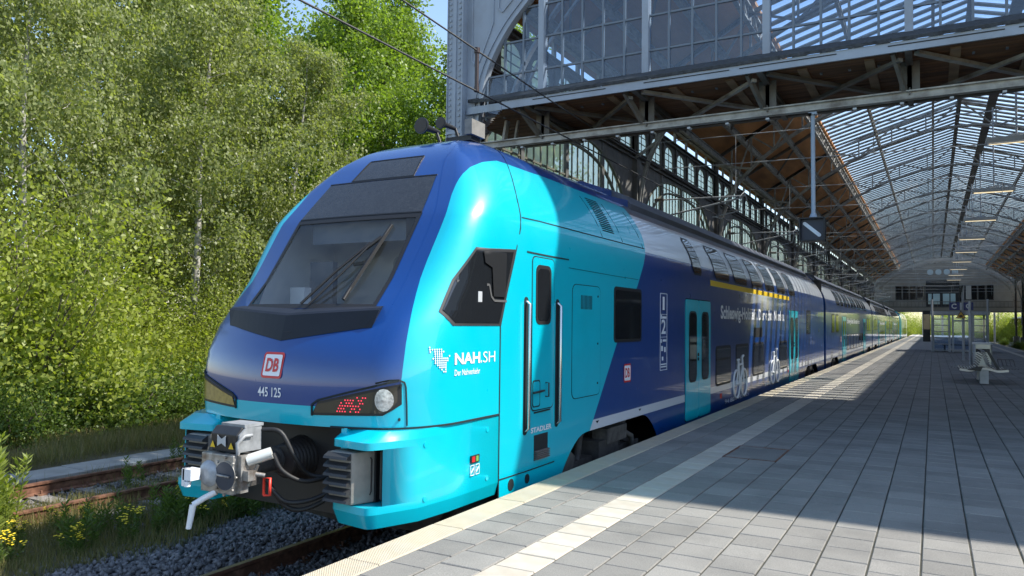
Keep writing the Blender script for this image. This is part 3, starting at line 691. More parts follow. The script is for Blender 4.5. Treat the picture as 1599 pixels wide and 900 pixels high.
half = [tuple(p) for p in spline([(-7.86, 2.0), (-7.84, 4.6), (-7.70, 6.0), (-7.30, 7.05), (-6.55, 8.02), (-5.3, 9.0), (-4.0, 9.75), (-2.2, 10.55), (0, 11.15), (1.25, 11.25)], 4)]
def rib_mesh():
    b = MB()
    for e in (1, -1):
        P = [((x if e > 0 else 2 * XC - x), z) for x, z in half]
        for p, q in zip(P[:-1], P[1:]):
            b.beam((p[0], 0, p[1]), (q[0], 0, q[1]), .14, .05, upv=(0, 0, 1)); b.beam((p[0], 0, p[1]), (q[0], 0, q[1]), .03, .15)
        mir = (lambda x: x) if e > 0 else (lambda x: 2 * XC - x)
        def low(X): return float(np.interp(X, [h[0] for h in half], [h[1] for h in half]))
        def upz(X):
            t = (X - (XC - 9.45)) / (9.45 - SKX); return (8.52 + (SKZ - 8.52) * t - .1) if t <= 1 else SKZ + (RIDZ - SKZ) * (X - (XC - SKX)) / SKX - .05
        xs = [-7.3, -6.5, -5.6, -4.5, -3.2, -1.7, -.2, 1.25]
        for a, c in zip(xs[:-1], xs[1:]):
            b.beam((mir(a), 0, upz(a)), (mir(c), 0, upz(c)), .10, .10)
            b.beam((mir(a), 0, low(a)), (mir(a), 0, upz(a)), .06, .06)
            if (xs.index(a) % 2) == 0: b.beam((mir(a), 0, low(a)), (mir(c), 0, upz(c)), .06, .06)
            else: b.beam((mir(a), 0, upz(a)), (mir(c), 0, low(c)), .06, .06)
        b.beam((mir(-7.95), 0, 6.7), (mir(-7.25), 0, 7.15), .08, .08); b.beam((mir(-7.95), 0, 8.3), (mir(-6.5), 0, 8.05), .1, .08)
    return b.mesh("arch_rib", m_steelg, Vector((0, 0, 0)))
rm = rib_mesh()
for k in range(1, NB + 1):
    for q in (0,):
        o = bpy.data.objects.new("arch_rib", rm); col.objects.link(o); o.parent = hall; o.location = Vector((0, bayY(k) + PB * q, 0)) - ORG[hall.name]
for k in range(1, NB):
    b = MB()
    for y, z in ((bayY(k) + 1.2, 7.4), (bayY(k) + 1.28, 6.55)): b.tube([(XW + .2, y, z), (XC, y, z - .12), (XR - .2, y, z)], .014, 5)
    for X in (-5.2, -1.4, 2.3, 6.5): b.tube([(X, bayY(k) + 1.24, 7.35), (X, bayY(k) + 1.24, 5.6 if X in (-5.2, 6.5) else 6.45)], .008, 5)
    b.build("cross_span_wire", m_galv, hall)
# right-hand columns, open to the next track
for k in range(1, NB + 1):
    b = MB(); b.ibeam((XR, bayY(k), -1), (XR, bayY(k), 8.6), .3, .26, .03); b.box((XR - .35, bayY(k) - .35, -1), (XR + .35, bayY(k) + .35, .35)); b.build("hall_column", m_steelp, hall)
b = MB(); b.ibeam((XR, YG, 8.4), (XR, YE, 8.4), .3, .5, .03); b.build("side_beam", m_steelp, hall)
# ------------------------------------------------------------------ train
TX = -5.15
PROF = [tuple(p) for p in spline([(1.40, .70), (1.40, 1.5), (1.40, 2.2), (1.385, 2.58), (1.31, 2.86), (1.17, 3.12), (1.0, 3.36), (.80, 3.56), (.55, 3.70), (.28, 3.77), (.0, 3.80)], 5)]
PW = np.array([min(1.4, p[0]) for p in PROF]); PZ = np.array([p[1] for p in PROF])
def wz(z): return float(np.interp(z, PZ, PW))
NZ = [.55, .7, .8, 1.1, 1.3, 1.55, 1.72, 2.0, 2.34, 2.67, 3.11, 3.38, 3.57, 3.70, 3.77, 3.801]
NY = [4.98, 4.965, 4.955, 4.95, 4.99, 5.13, 5.28, 5.53, 5.755, 5.975, 6.35, 6.60, 6.86, 7.2, 7.6, 8.4]
_fz = np.linspace(.55, 3.801, 400); _raw = np.interp(_fz, NZ, NY); _k = np.hanning(23); _k /= _k.sum()
_fy = np.convolve(np.pad(_raw, 11, 'edge'), _k, 'valid')
def y8(z): return float(np.interp(z, _fz, _fy))
def bow(z): return float(np.interp(z, [.7, 1.72, 2.67, 3.4], [.10, .09, .03, .02]))
def cornerR(z): return float(np.interp(z, [1.1, 2.6, 3.2], [.36, .25, .24])), float(np.interp(z, [.7, 1.1, 2.6, 3.2], [.60, .60, .38, .42]))
def nose(z, s):
    """right half of the plan curve at height z; s 0..1 flat front, 1..2 corner -> (x, Y)"""
    w = wz(z); R, Ry = cornerR(z); R = min(R, w * .55); xc = w - R
    def flat(x): return y8(z) - bow(z) * (1 - (x / .8) ** 2)
    if s <= 1: return xc * s, flat(xc * s)
    a = (s - 1) * math.pi / 2; x = xc + R * math.sin(a); return x, flat(xc) + (flat(w) - flat(xc)) * math.sin(a) + Ry * (1 - math.cos(a))
def front_y(x, z):
    w = wz(z); R, Ry = cornerR(z); R = min(R, w * .55); xc = w - R; x = abs(x)
    if x <= xc: return y8(z) - bow(z) * (1 - (x / .8) ** 2)
    q = min(1, (x - xc) / R); return nose(z, 1 + math.asin(q) / (math.pi / 2))[1]
def side_x(Y, z):
    """outer half width of the nose car at station Y, height z"""
    z = max(z, .7)
    if Y >= nose(z, 2)[1]: return wz(z)
    if Y <= nose(z, 1)[1]: return nose(z, 1)[0]
    lo, hi = 1., 2.
    for _ in range(24):
        m = (lo + hi) / 2
        if nose(z, m)[1] < Y: lo = m
        else: hi = m
    return nose(z, lo)[0]
#XB = ([.6, 1.06, 1.5, 1.97, 2.57, 2.93, 3.2, 3.9], [1.26, 1.25, 1.24, 1.16, 1.06, 1.03, .8, .3])
#ZB = ([4, 6.0, 6.2, 6.45, 6.7, 6.98, 7.3, 8, 60], [6, 3.2, 2.95, 3.19, 3.30, 3.36, 3.40, 3.41, 3.41])
SL = ([-1, .29, 1.34, 2.17, 2.69, 3.0, 3.3, 3.41, 4], [7.7, 8.78, 9.67, 10.49, 10.92, 11.06, 11.08, 11.05, 11.0])
_pb = spline([(6.20, .6), (6.245, 1.06), (6.336, 1.5), (6.544, 1.97), (6.914, 2.57), (7.127, 2.93), (7.33, 3.14), (7.563, 3.26), (7.898, 3.36), (8.25, 3.405), (9.3, 3.41)], 6)
_pbz = [p[1] for p in _pb]; _pbp = [p[0] for p in _pb]
def cyan(x, Y, z):
    # boundary chart: distance run round the corner against height
    a = min((Y + .9 * abs(x) - np.interp(z, _pbz, _pbp)) * .6, (3.412 - z) * 3)
    a = max(a, .87 - z) if Y < 6 else a
    return float(min(a, (np.interp(z, *SL) - Y) * .8))
ROWS = [.70, .78, .87, .96, 1.06, 1.18, 1.30, 1.42, 1.55, 1.64, 1.72, 1.85, 2.0, 2.17, 2.34, 2.5, 2.62, 2.67, 2.75, 2.86, 2.98, 3.05, 3.11, 3.2, 3.29, 3.38, 3.46, 3.54, 3.6, 3.65, 3.69, 3.725, 3.75, 3.77, 3.785, 3.795, 3.7995]
XWS = lambda z: float(np.interp(z, [.7, 2.67, 3.11, 3.5, 3.8], [.80, .80, .715, .5, .05]))
def arch_bottom(Y, arches):
    z = -.42
    for (a, b_, top) in arches:
        if a < Y < b_:
            t = (Y - a) / (b_ - a); e = min(t, 1 - t) * (b_ - a); z = max(z, -.42 + (top + .42) * min(1, (1 - (1 - min(1, e / .95)) ** 2)))
    return z
def body(car, y0, y1, nosecar, arches, seg=.4):
    V = []; F = []; SM = []; A = []; CAB = []
    def put(p, a, c): V.append(p); A.append(a); CAB.append(c); return len(V) - 1
    ys = list(np.arange(max(y0, 9.0), y1, seg)) + [y1] if nosecar else list(np.linspace(y0, y1, 60))
    for sg in (1, -1):
        idx = []
        for z in ROWS:
            r = []
            if nosecar:
                w = wz(z); R, Ry = cornerR(z); R = min(R, w * .55); xc = w - R; xw = min(XWS(z), xc * .97)
                xs = [xw * i / 8 for i in range(9)] + [xw + (xc - xw) * i / 5 for i in range(1, 6)]
                P = [(x, front_y(x, z)) for x in xs] + [nose(z, 1 + i / 10) for i in range(1, 11)]
                ye = P[-1][1]; P += [(w, ye + (9.0 - ye) * i / 22) for i in range(1, 22)]
                for x, y in P: r.append(put((TX + sg * x, y, z), cyan(x, y, z), cyan_cab(y, z)))
            for y in ys: r.append(put((TX + sg * wz(z), y, z), cyan(wz(z), y, z) if nosecar else -1, cyan_cab(y, z) if nosecar else 1))
            idx.append(r)
        for j in range(len(idx) - 1):
            for i in range(len(idx[0]) - 1):
                if nosecar and i < 8 and 1.72 <= ROWS[j] + 1e-6 and ROWS[j + 1] <= 2.67 + 1e-6: continue      # windscreen opening
                q = (idx[j][i], idx[j][i + 1], idx[j + 1][i + 1], idx[j + 1][i]); F.append(q if sg > 0 else q[::-1]); SM.append(True)
        # lower side wall with wheel arches
        ys2 = sorted(set([6.49 if nosecar else y0, y1] + [round(y, 3) for y in np.arange(6.5 if nosecar else y0, y1, .12)])); lo = []; mid = []; hi = []
        for y in ys2:
            zb = arch_bottom(y, arches)
            for L_, z in ((lo, zb), (mid, (zb + .7) / 2), (hi, .7)): L_.append(put((TX + sg * 1.4, y, z), (np.interp(z, *SL) - y) * .8 if nosecar else -1, cyan_cab(y, z) if nosecar else 1))
        for a_, b_ in ((lo, mid), (mid, hi)):
            for i in range(len(ys2) - 1): q = (a_[i], a_[i + 1], b_[i + 1], b_[i]); F.append(q if sg > 0 else q[::-1]); SM.append(False)
    o = org(car); me = bpy.data.meshes.new("body"); me.from_pydata([(x - o.x, y - o.y, z - o.z) for x, y, z in V], [], F)
    for nm, dat in (("cy", A), ("cab", CAB)):
        at = me.attributes.new(nm, 'FLOAT', 'POINT'); at.data.foreach_set("value", [float(x) for x in dat])
    me.materials.append(PAINT); me.polygons.foreach_set("use_smooth", SM); me.update(); return link("body", me, car)
def cyan_cab(y, z): return float(y - np.interp(z, *SL))

def sidept(nosecar, Y, z, off):
    x = side_x(Y, z) if nosecar else (wz(z) if z > .7 else 1.4)
    return x
def rounded(y0, y1, z0, z1, r, n=4):
    pts = []
    for cx, cz, a0 in ((y1 - r, z1 - r, 0), (y0 + r, z1 - r, 90), (y0 + r, z0 + r, 180), (y1 - r, z0 + r, 270)):
        for k in range(n + 1): a = R_(a0 + 90 * k / n); pts.append((cx + r * math.cos(a), cz + r * math.sin(a)))
    return pts
def panel(name, mt, parent, pts, off, car1=True, sg=1, inner=0., thick=True):
    """a flat-ish panel lying on the car side: outline pts in (Y, z), standing off proud"""
    b = MB(); n = len(pts)
    top = [(TX + sg * (sidept(car1, y, z, off) + off), y, z) for y, z in pts]; bot = [(TX + sg * (sidept(car1, y, z, off) - .002), y, z) for y, z in pts]
    c = (sum(p[1] for p in top) / n, sum(p[2] for p in top) / n)
    f = [tuple(range(n))] + [(i, n + i, n + (i + 1) % n, (i + 1) % n) for i in range(n)]
    b.add(top + bot, f if sg > 0 else [q[::-1] for q in f]); return b.build(name, mt, parent)
def ribbon(name, mt, parent, pts, w, off=.003, car1=True, sg=1):
    b = MB()
    for (p, q) in zip(pts[:-1], pts[1:]):
        P = (TX + sg * (sidept(car1, *p, 0) + off), *p); Q = (TX + sg * (sidept(car1, *q, 0) + off), *q); b.beam(P, Q, w, .004, upv=(1, 0, 0))
    return b.build(name, mt, parent)
def profpatch(name, mt, parent, ya, yb, za, zb, off, lean=0., r=.08, n=9):
    """patch following the curved upper side; corners rounded"""
    rows = []
    for j in range(n + 1):
        t = j / n; z = za + (zb - za) * t; e = min(t, 1 - t) * (zb - za); ins = r - math.sqrt(max(0, r * r - (r - min(e, r)) ** 2)) if e < r else 0
        nz = (wz(z - .02) - wz(z + .02)) / .04; l = math.hypot(1, nz)
        rows.append([(TX + wz(z) + off / l, ya + ins + (yb - ya - 2 * ins) * i / 3, z + off * nz / l) for i in range(4)])
    b = MB(); b.grid(rows); m_ = [rows[0][0], rows[0][-1], rows[-1][-1], rows[-1][0]]; return b.build(name, mt, parent)

def window(parent, ya, yb, za, zb, car1=True, r=.09, split=False):
    f = panel("window", m_black, parent, rounded(ya, yb, za, zb, r), .006, car1)
    panel("pane", m_dglass, f, rounded(ya + .045, yb - .045, za + .045, zb - .045, r * .75), .010, car1)
    if split: ribbon("window_bar", m_black, f, [(ya + .05, zb - .27), (yb - .05, zb - .27)], .03, .012, car1)
    return f
def door(parent, ya, yb, za=-.08, zb=2.06, car1=True):
    d = panel("door", m_seam, parent, rounded(ya, yb, za, zb, .06), .004, car1); ym = (ya + yb) / 2
    for (a, c) in ((ya + .018, ym - .012), (ym + .012, yb - .018)):
        panel("door_leaf", m_cy, d, rounded(a, c, za + .01, zb - .018, .05), .016, car1)
        g = panel("door_window", m_black, d, rounded(a + .17, c - .13, .58, 1.84, .13), .019, car1)
        panel("door_pane", m_dglass, d, rounded(a + .205, c - .165, .615, 1.805, .11), .022, car1)
    b = MB()
    for z in (.98, 1.06): b.tube([(TX + 1.42, ym - .07, z), (TX + 1.435, ym - .07, z)], .03, 10)
    b.build("door_button", m_black, d); return d
def upper_window(parent, ya, yb):
    f = profpatch("upper_window", m_black, parent, ya, yb, 2.50, 3.19, .006, r=.10)
    profpatch("pane", m_dglass, f, ya + .04, yb - .04, 2.54, 3.15, .011, r=.08)
def bogie(parent, yc, label=None):
    bg = MB(); bg.box((TX - 1.05, yc - 1.2, -.38), (TX + 1.22, yc + 1.2, -.12)); bg.box((TX + 1.0, yc - .35, -.3), (TX + 1.32, yc + .35, .06)); bg = bg.build("bogie", m_under, parent)
    for e in (-1, 1):
        b = MB(); b.tube([(TX + .68, yc + e * 1.1, -.34), (TX + .82, yc + e * 1.1, -.34)], .43, 28); b.tube([(TX + .82, yc + e * 1.1, -.34), (TX + .86, yc + e * 1.1, -.34)], .36, 28); b.tube([(TX - .82, yc + e * 1.1, -.34), (TX - .68, yc + e * 1.1, -.34)], .43, 20); b.build("wheel", m_under, bg)
        b = MB(); b.box((TX + 1.04, yc + e * 1.1 - .17, -.42), (TX + 1.28, yc + e * 1.1 + .17, -.1)); b.tube([(TX + 1.1, yc + e * 1.0, -.1), (TX + 1.1, yc + e * 1.0, .24)], .075, 12); b.tube([(TX + 1.16, yc + e * .78, -.35), (TX + 1.16, yc + e * .6, .2)], .05, 10); b.build("axle_box", m_under, bg)
    bfm = mat("bogie_frame", (.075, .07, .065), .75, var=.4, vscale=10)
    b = MB(); b.box((TX + 1.2, yc - 1.5, -.4), (TX + 1.3, yc - 1.42, .15)); b.build("guard_bracket", bfm, bg)
    b = MB(); b.prism([(yc - 1.55, -.35), (yc - 1.2, -.35), (yc - 1.05, -.02), (yc - 1.3, .12)], 0, TX + 1.0, TX + 1.3)
    b.build("rail_guard", bfm, bg)
    b = MB(); b.box((TX + 1.12, yc - .10, .0), (TX + 1.34, yc + .62, .2)); b.tube([(TX + 1.3, yc + .55, .1), (TX + 1.32, yc + .85, .0), (TX + 1.3, yc + .95, -.3)], .04, 8); b.build("damper_frame", bfm, bg)
    return bg
def bicycle(parent, yc, zc, s):
    def P(u, v): return (TX + 1.4 + .0165, yc + u * s, zc + v * s)
    b = MB()
    for wy in (-.36, .36): b.tube([P(wy + .3 * math.cos(a), .3 * math.sin(a)) for a in np.linspace(0, 2 * math.pi, 21)], .018 * s * 1.4, 5, False)
    for p, q in (((-.36, 0), (-.08, -.02)), ((-.36, 0), (-.18, .42)), ((-.18, .5), (-.08, -.02)), ((-.16, .40), (.22, .42)), ((-.08, -.02), (.25, .36)), ((.36, 0), (.2, .56)), ((.2, .56), (.33, .6)), ((-.27, .52), (-.1, .52))): b.tube([P(*p), P(*q)], .02 * s * 1.2, 5)
    return b.build("bicycle_pictogram", m_white, parent)
def side_text(name, txt, mt, parent, y, z, width, height, bold=0., car1=True, off=.0045, shear=0.):
    return lettering(name, txt, mt, parent, lambda u, v: (TX + sidept(car1, y + u, z + v, 0) + off, y + u, z + v), width, height, bold, shear)

def common_interior(car, y0, y1):
    b = MB(); b.box((TX - 1.15, y0 + .1, -.42), (TX + 1.15, y1 - .1, -.3)); b.box((TX - 1.1, y0 + 2.4, -.6), (TX + 1.25, y1 - 4, -.42)); b.build("underframe", m_under, car)
def gangway(car, y):
    b = MB(); b.box((TX - 1.2, y, -.25), (TX + 1.2, y + .62, 3.3)); 
    for k in range(5): b.box((TX - 1.26, y + .06 + k * .11, -.3), (TX + 1.26, y + .1 + k * .11, 3.4))
    b.build("gangway_bellows", m_black, car)
def end_wall(car, y):
    b = MB(); pts = [(TX + w, z) for w, z in zip(PW, PZ)] + [(TX - w, z) for w, z in list(zip(PW, PZ))[::-1]] + [(TX - 1.4, -.4), (TX + 1.4, -.4)]
    b.prism(pts, 1, y, y + .01); b.build("end_wall", m_blue, car)
def roof_fairing(car, y0, y1):
    b = MB(); n = 12
    prof = [(.93, 3.42), (.95, 3.52), (.78, 3.70), (.55, 3.80), (.0, 3.86), (-.55, 3.80), (-.78, 3.70), (-.95, 3.52), (-.93, 3.42)]
    b.prism([(TX + u, v) for u, v in prof], 1, y0, y1); return b.build("roof_fairing", mat("roof_grey", (.075, .08, .10), .5, var=.2, vscale=2), car)

# ---- leading car with the cab
car1 = thing("train_car", (TX, 18.4, RAILZ), "leading double-deck car with sloped blue and cyan cab, nearest the camera", "train car", "double-deck cars of the blue train")
C1E = 31.9
ARC1 = [(7.72, 11.62, .27), (26.6, 30.4, .22)]
body(car1, 4.8, C1E, True, ARC1)
end_wall(car1, C1E); common_interior(car1, 7.2, C1E); gangway(car1, C1E + .01)
roof_fairing(car1, 11.4, 30.6)
b = MB(); b.prism([(8.6, 3.3), (11.4, 3.3), (11.4, 3.58), (10.6, 3.53), (9.6, 3.42)], 0, TX + .70, TX + .90); b.prism([(9.3, 3.5), (11.4, 3.5), (11.4, 3.76), (10.2, 3.71)], 0, TX - .9, TX + .62); b.build("roof_step", m_blue, car1)

# windscreen and its surround
b = MB(); rws = [z for z in ROWS if 1.719 <= z <= 2.671]
b.grid([[(TX + x, front_y(x, z) + .004, z) for x in np.linspace(-.8, .8, 17)] for z in rws]); ws = b.build("windscreen", m_ws, car1)
b = MB()
for e in (-1, 1): b.grid([[(TX + e * (.8 - d), front_y(.8 - d, z) - .004, z) for d in ((-.012, .03) if e > 0 else (.03, -.012))] for z in rws])
b.grid([[(TX + x, front_y(x, z) - .004, z) for x in np.linspace(-.8, .8, 17)] for z in (2.625, 2.675)])
b.grid([[(TX + x, front_y(x, z) - .004, z) for x in np.linspace(-.8, .8, 17)] for z in (1.72, 1.76)])
b.build("windscreen_frame", m_black, ws)
b = MB(); b.grid([[(TX + x * k, front_y(x * k, z) - .005, z) for x in np.linspace(-1, 1, 15)] for z, k in ((2.685, .80), (2.8, .78), (2.95, .75), (3.105, .715))]); b.build("destination_display", m_display, car1)
b = MB(); b.grid([[(TX + x * k, front_y(x * k, z) - .005, z) for x in np.linspace(-1, 1, 9)] for z, k in ((3.14, .415), (3.26, .39), (3.385, .365))]); hat = b.build("roof_hatch", m_display, car1)
b = MB()
def fpt(x, z, off=.004): return (TX + x, front_y(x, z) - off, z)
for (p, q) in (((-.415, 3.13), (.415, 3.13)), ((.415, 3.13), (.365, 3.395)), ((.365, 3.395), (-.365, 3.395)), ((-.365, 3.395), (-.415, 3.13)), ((-.72, 3.115), (.72, 3.115)), ((-.80, 2.68), (.80, 2.68))):
    for t in range(8): b.beam(fpt(p[0] + (q[0] - p[0]) * t / 8, p[1] + (q[1] - p[1]) * t / 8), fpt(p[0] + (q[0] - p[0]) * (t + 1) / 8, p[1] + (q[1] - p[1]) * (t + 1) / 8), .014, .01, upv=(0, -1, .5))
b.build("hatch_gap", m_black, hat)
# dark ledge under the windscreen
lx = np.linspace(-.94, .94, 21)
def v_(x): return max(0., 1 - abs(x) / .9)
rowsL = [[(TX + x * .945, front_y(x * .945, 1.55 - .13 * v_(x)) - .004, 1.55 - .13 * v_(x)) for x in lx],
         [(TX + x, front_y(min(abs(x), .9), 1.6) - .015 - .05 * v_(x), 1.705 - .055 * v_(x)) for x in lx],
         [(TX + x * .995, front_y(min(abs(x), .9), 1.6) + .01 - .05 * v_(x), 1.725 - .055 * v_(x)) for x in lx],
         [(TX + x * .93, front_y(min(abs(x), .88), 1.72) + .03, 1.745 - .02 * v_(x)) for x in lx]]
b = MB(); b.grid(rowsL, smooth=False)
for e in (0, -1): b.add([rowsL[0][e], rowsL[1][e], rowsL[2][e], rowsL[3][e]], [(0, 1, 2, 3) if e else (3, 2, 1, 0)])
led = b.build("windscreen_ledge", mat("ledge_grey", (.012, .016, .026), .55, var=.1, spec=.25), car1)
b = MB(); b.add([(TX + x, front_y(x, z) - .03, z) for x, z in ((-.02, 1.50), (.10, 1.50), (.08, 1.57), (-.02, 1.57))], [(0, 1, 2, 3)]); b.build("camera_window", m_black, led)
# cab interior
b = MB()
b.add([(TX - 1.2, 6.95, 1.3), (TX + 1.2, 6.95, 1.3), (TX + 1.2, 6.95, 2.85), (TX - 1.2, 6.95, 2.85)], [(0, 1, 2, 3)])
b.add([(TX - 1.2, 5.6, 1.3), (TX - 1.2, 6.95, 1.3), (TX - 1.2, 6.95, 2.85), (TX - 1.2, 6.25, 2.85)], [(0, 1, 2, 3)]); b.add([(TX + 1.2, 5.6, 1.3), (TX + 1.2, 6.95, 1.3), (TX + 1.2, 6.95, 2.85), (TX + 1.2, 6.25, 2.85)], [(3, 2, 1, 0)])
b.add([(TX - 1.2, 6.15, 2.72), (TX + 1.2, 6.15, 2.72), (TX + 1.2, 6.95, 2.8), (TX - 1.2, 6.95, 2.8)], [(0, 1, 2, 3)])
cabi = b.build("cab_lining", m_int, car1)
b = MB(); b.box((TX - 1.15, 5.36, 1.3), (TX + 1.15, 5.95, 1.62)); b.box((TX - .75, 5.62, 1.62), (TX - .2, 5.9, 1.72)); b.build("driver_desk", m_dash, cabi)
b = MB(); b.prism(rounded(TX - .28, TX + .36, 1.35, 2.35, .08), 1, 6.925, 6.945); b.build("cab_door", mat("cab_door", (.33, .35, .37), .6), cabi)
b = MB(); b.prism(rounded(TX - .12, TX + .20, 1.95, 2.25, .05), 1, 6.915, 6.923); b.build("cab_door_window", m_dglass, cabi)
b = MB(); b.box((TX - .62, 5.95, 1.78), (TX - .30, 6.02, 2.22)); b.box((TX - .52, 5.97, 1.6), (TX - .42, 6.0, 1.8)); b.build("monitor", m_dash, cabi)
b = MB(); b.box((TX - .80, 5.85, 1.72), (TX - .60, 5.95, 1.95)); b.build("desk_screen", m_int, cabi)
b = MB(); b.prism(rounded(TX + .45, TX + .85, 1.5, 2.12, .1), 1, 6.3, 6.42); b.build("driver_seat", m_dash, cabi)
b = MB(); b.grid([[(TX + x, y8(2.62) + .12, z) for x in (-.7, .55)] for z in (2.42, 2.66)]); b.build("sun_blind", mat("sun_blind", (.10, .12, .15), .7), cabi)
# wipers
b = MB()
W0, W1 = fpt(.10, 1.80, .05), fpt(.45, 2.50, .05)
b.tube([fpt(.02, 1.76, .05), fpt(.22, 2.08, .09), fpt(.43, 2.36, .07)], .013, 8); b.tube([fpt(.12, 1.75, .05), fpt(.30, 2.06, .09), fpt(.43, 2.33, .07)], .011, 8)
wp = b.build("wiper_arm", m_black, car1)
b = MB(); b.tube([fpt(.46, 1.80, .03), fpt(.46, 2.12, .035), fpt(.54, 2.55, .03)], .014, 8); b.beam(fpt(.36, 2.14, .06), fpt(.47, 2.16, .05), .03, .03); b.beam(fpt(.45, 1.80, .02), fpt(.535, 2.55, .02), .02, .035); b.tube([fpt(.40, 2.30, .06), fpt(.50, 2.42, .04)], .02, 8); b.build("wiper_blade", m_black, wp)

# lights, lamps set in the corner
def headlamp(e):
    def Q(x, z, off): return (TX + e * x, front_y(x, z) - off, z)
    N = 14; rws_ = []
    def zlo(x): return .795 + .03 * (x - .48) + (max(0, x - 1.12) * .9)
    def zhi(x): return .90 + .245 * (x - .48) if x > .53 else .795 + (x - .465) * 1.9
    xs = np.linspace(.47, 1.22, N)
    for off, gr, nm, mt in ((.004, .0, "headlamp", m_black), (.008, .022, "lens", m_lens if e > 0 else m_lensy)):
        b = MB(); R = []
        for t in np.linspace(0, 1, 6): R.append([Q(np.clip(x, .47 + gr, 1.22 - gr), (zlo(x) + gr) + max(.004, (zhi(x) - zlo(x) - 2 * gr)) * t, off) for x in xs])
        if e < 0: R = R[::-1]
        b.grid(R); o = b.build(nm, mt, car1 if off == .004 else h)
        if off == .004: h = o
    if e > 0:
        b = MB()
        for i in range(9):
            for j in range(6):
                x = .72 + i * .024 + j * .012; z = .84 + j * .024
                if z < zhi(x) - .04 and rnd.random() < .82: q = Q(x, z, .011); b.box((q[0] - .005, q[1] - .002, z - .005), (q[0] + .005, q[1] + .002, z + .005))
        em = mat("red_led", (.6, .02, .05), .4); bb = em.node_tree.nodes["Principled BSDF"]; bb.inputs["Emission Color"].default_value = (1, .05, .1, 1); bb.inputs["Emission Strength"].default_value = .7
        o = b.build("tail_light_leds", em, h); o["kind"] = "stuff"
        b = MB(); cx, cz = 1.115, .945; R = []
        for rr_ in (.0, .35, .7, 1): R.append([Q(min(1.2, cx + .065 * rr_ * math.cos(a)), cz + .095 * rr_ * math.sin(a), .012 + .01 * (1 - rr_)) for a in np.linspace(0, 2 * math.pi, 17)])
        b.grid(R[::-1]); b.build("main_beam", mat("lamp_reflector", (.55, .56, .56), .25, metal=.5, var=.4, vscale=40), h)
    # removable corner panel outline
    pts = [(.47, .79), (.47, .885), (.53, .925), (.75, .985), (1.0, 1.05), (1.2, 1.105)]
    b = MB()
    for p, q in zip(pts[:-1], pts[1:]):
        for t in range(3): b.beam(Q(p[0] + (q[0] - p[0]) * t / 3, p[1] + (q[1] - p[1]) * t / 3, .006), Q(p[0] + (q[0] - p[0]) * (t + 1) / 3, p[1] + (q[1] - p[1]) * (t + 1) / 3, .006), .016, .01, upv=(0, -1, 0))
    b.build("headlamp_gap", m_seam, h)
    sp = [(5.02, 1.085), (5.08, 1.11), (5.14, 1.112), (5.18, 1.09), (5.19, 1.05), (5.2, .9), (5.21, .725)]
    ribbon("panel_outline", m_seam, h, sp, .014, .004, True, e)
    b = MB()
    for z in (1.06, .78): p = (TX + e * (side_x(5.15, z) + .004), 5.15, z); b.tube([p, (p[0] + e * .006, p[1], p[2])], .014, 10)
    b.build("screw", m_black, h)
for e in (1, -1): headlamp(e)
b = MB()
def nosegap(pts, w):
    for p, q in zip(pts[:-1], pts[1:]): b.beam(p, q, w, .012, upv=(0, -1, 0))
# skirt gap line around the nose at z .70
nosegap([(TX + nose(.705, s)[0] + .003, nose(.705, s)[1] - .003, .703) for s in np.linspace(.62, 2, 16)] + [(TX + 1.403, 6.5, .703)], .016)
b.build("skirt_gap", m_seam, car1)
# cab seam running up and over the roof
sm_ = [(6.5, -.12), (6.5, .7), (6.5, 1.57), (6.62, 1.9), (6.78, 2.28), (6.93, 2.6), (6.98, 2.74), (7.02, 2.9), (7.1, 3.05), (7.2, 3.2), (7.32, 3.36), (7.42, 3.48), (7.52, 3.58), (7.62, 3.66)]
for e in (1, -1): ribbon("cab_seam", m_seam, car1, sm_, .018, .002, True, e)
ribbon("cab_seam", m_seam, car1, [(7.0, 2.72), (7.4, 2.73), (8.6, 2.73), (10.1, 2.735), (10.9, 2.74)], .012, .002)
ribbon("cab_seam", m_seam, car1, [(7.05, 2.36), (7.5, 2.355), (8.1, 2.355)], .016, .003)
ribbon("cab_seam", m_seam, car1, [(8.1, 2.26), (9.6, 2.25), (10.5, 2.25)], .006, .002)
ribbon("cab_seam", m_seam, car1, [(6.5, .06), (7.1, .05), (7.75, .05)], .012, .003)
# upper cyan side with intake grille
b = MB()
for k in range(16): p = 9.62 + .0 * k; b.beam((TX + wz(2.85 + .03 * k) + .003, 9.35 + .022 * k * 0, 2.85 + .03 * k), (TX + wz(2.85 + .03 * k) + .003, 9.75, 2.85 + .03 * k), .012, .006, upv=(1, 0, .6))
b.build("intake_grille", m_seam, car1)
for yv in (9.25, 10.0, 10.85): ribbon("panel_line", m_seam, car1, [(yv, 2.75), (yv - .02, 2.95), (yv - .05, 3.15), (yv - .07, 3.3)], .008, .002)

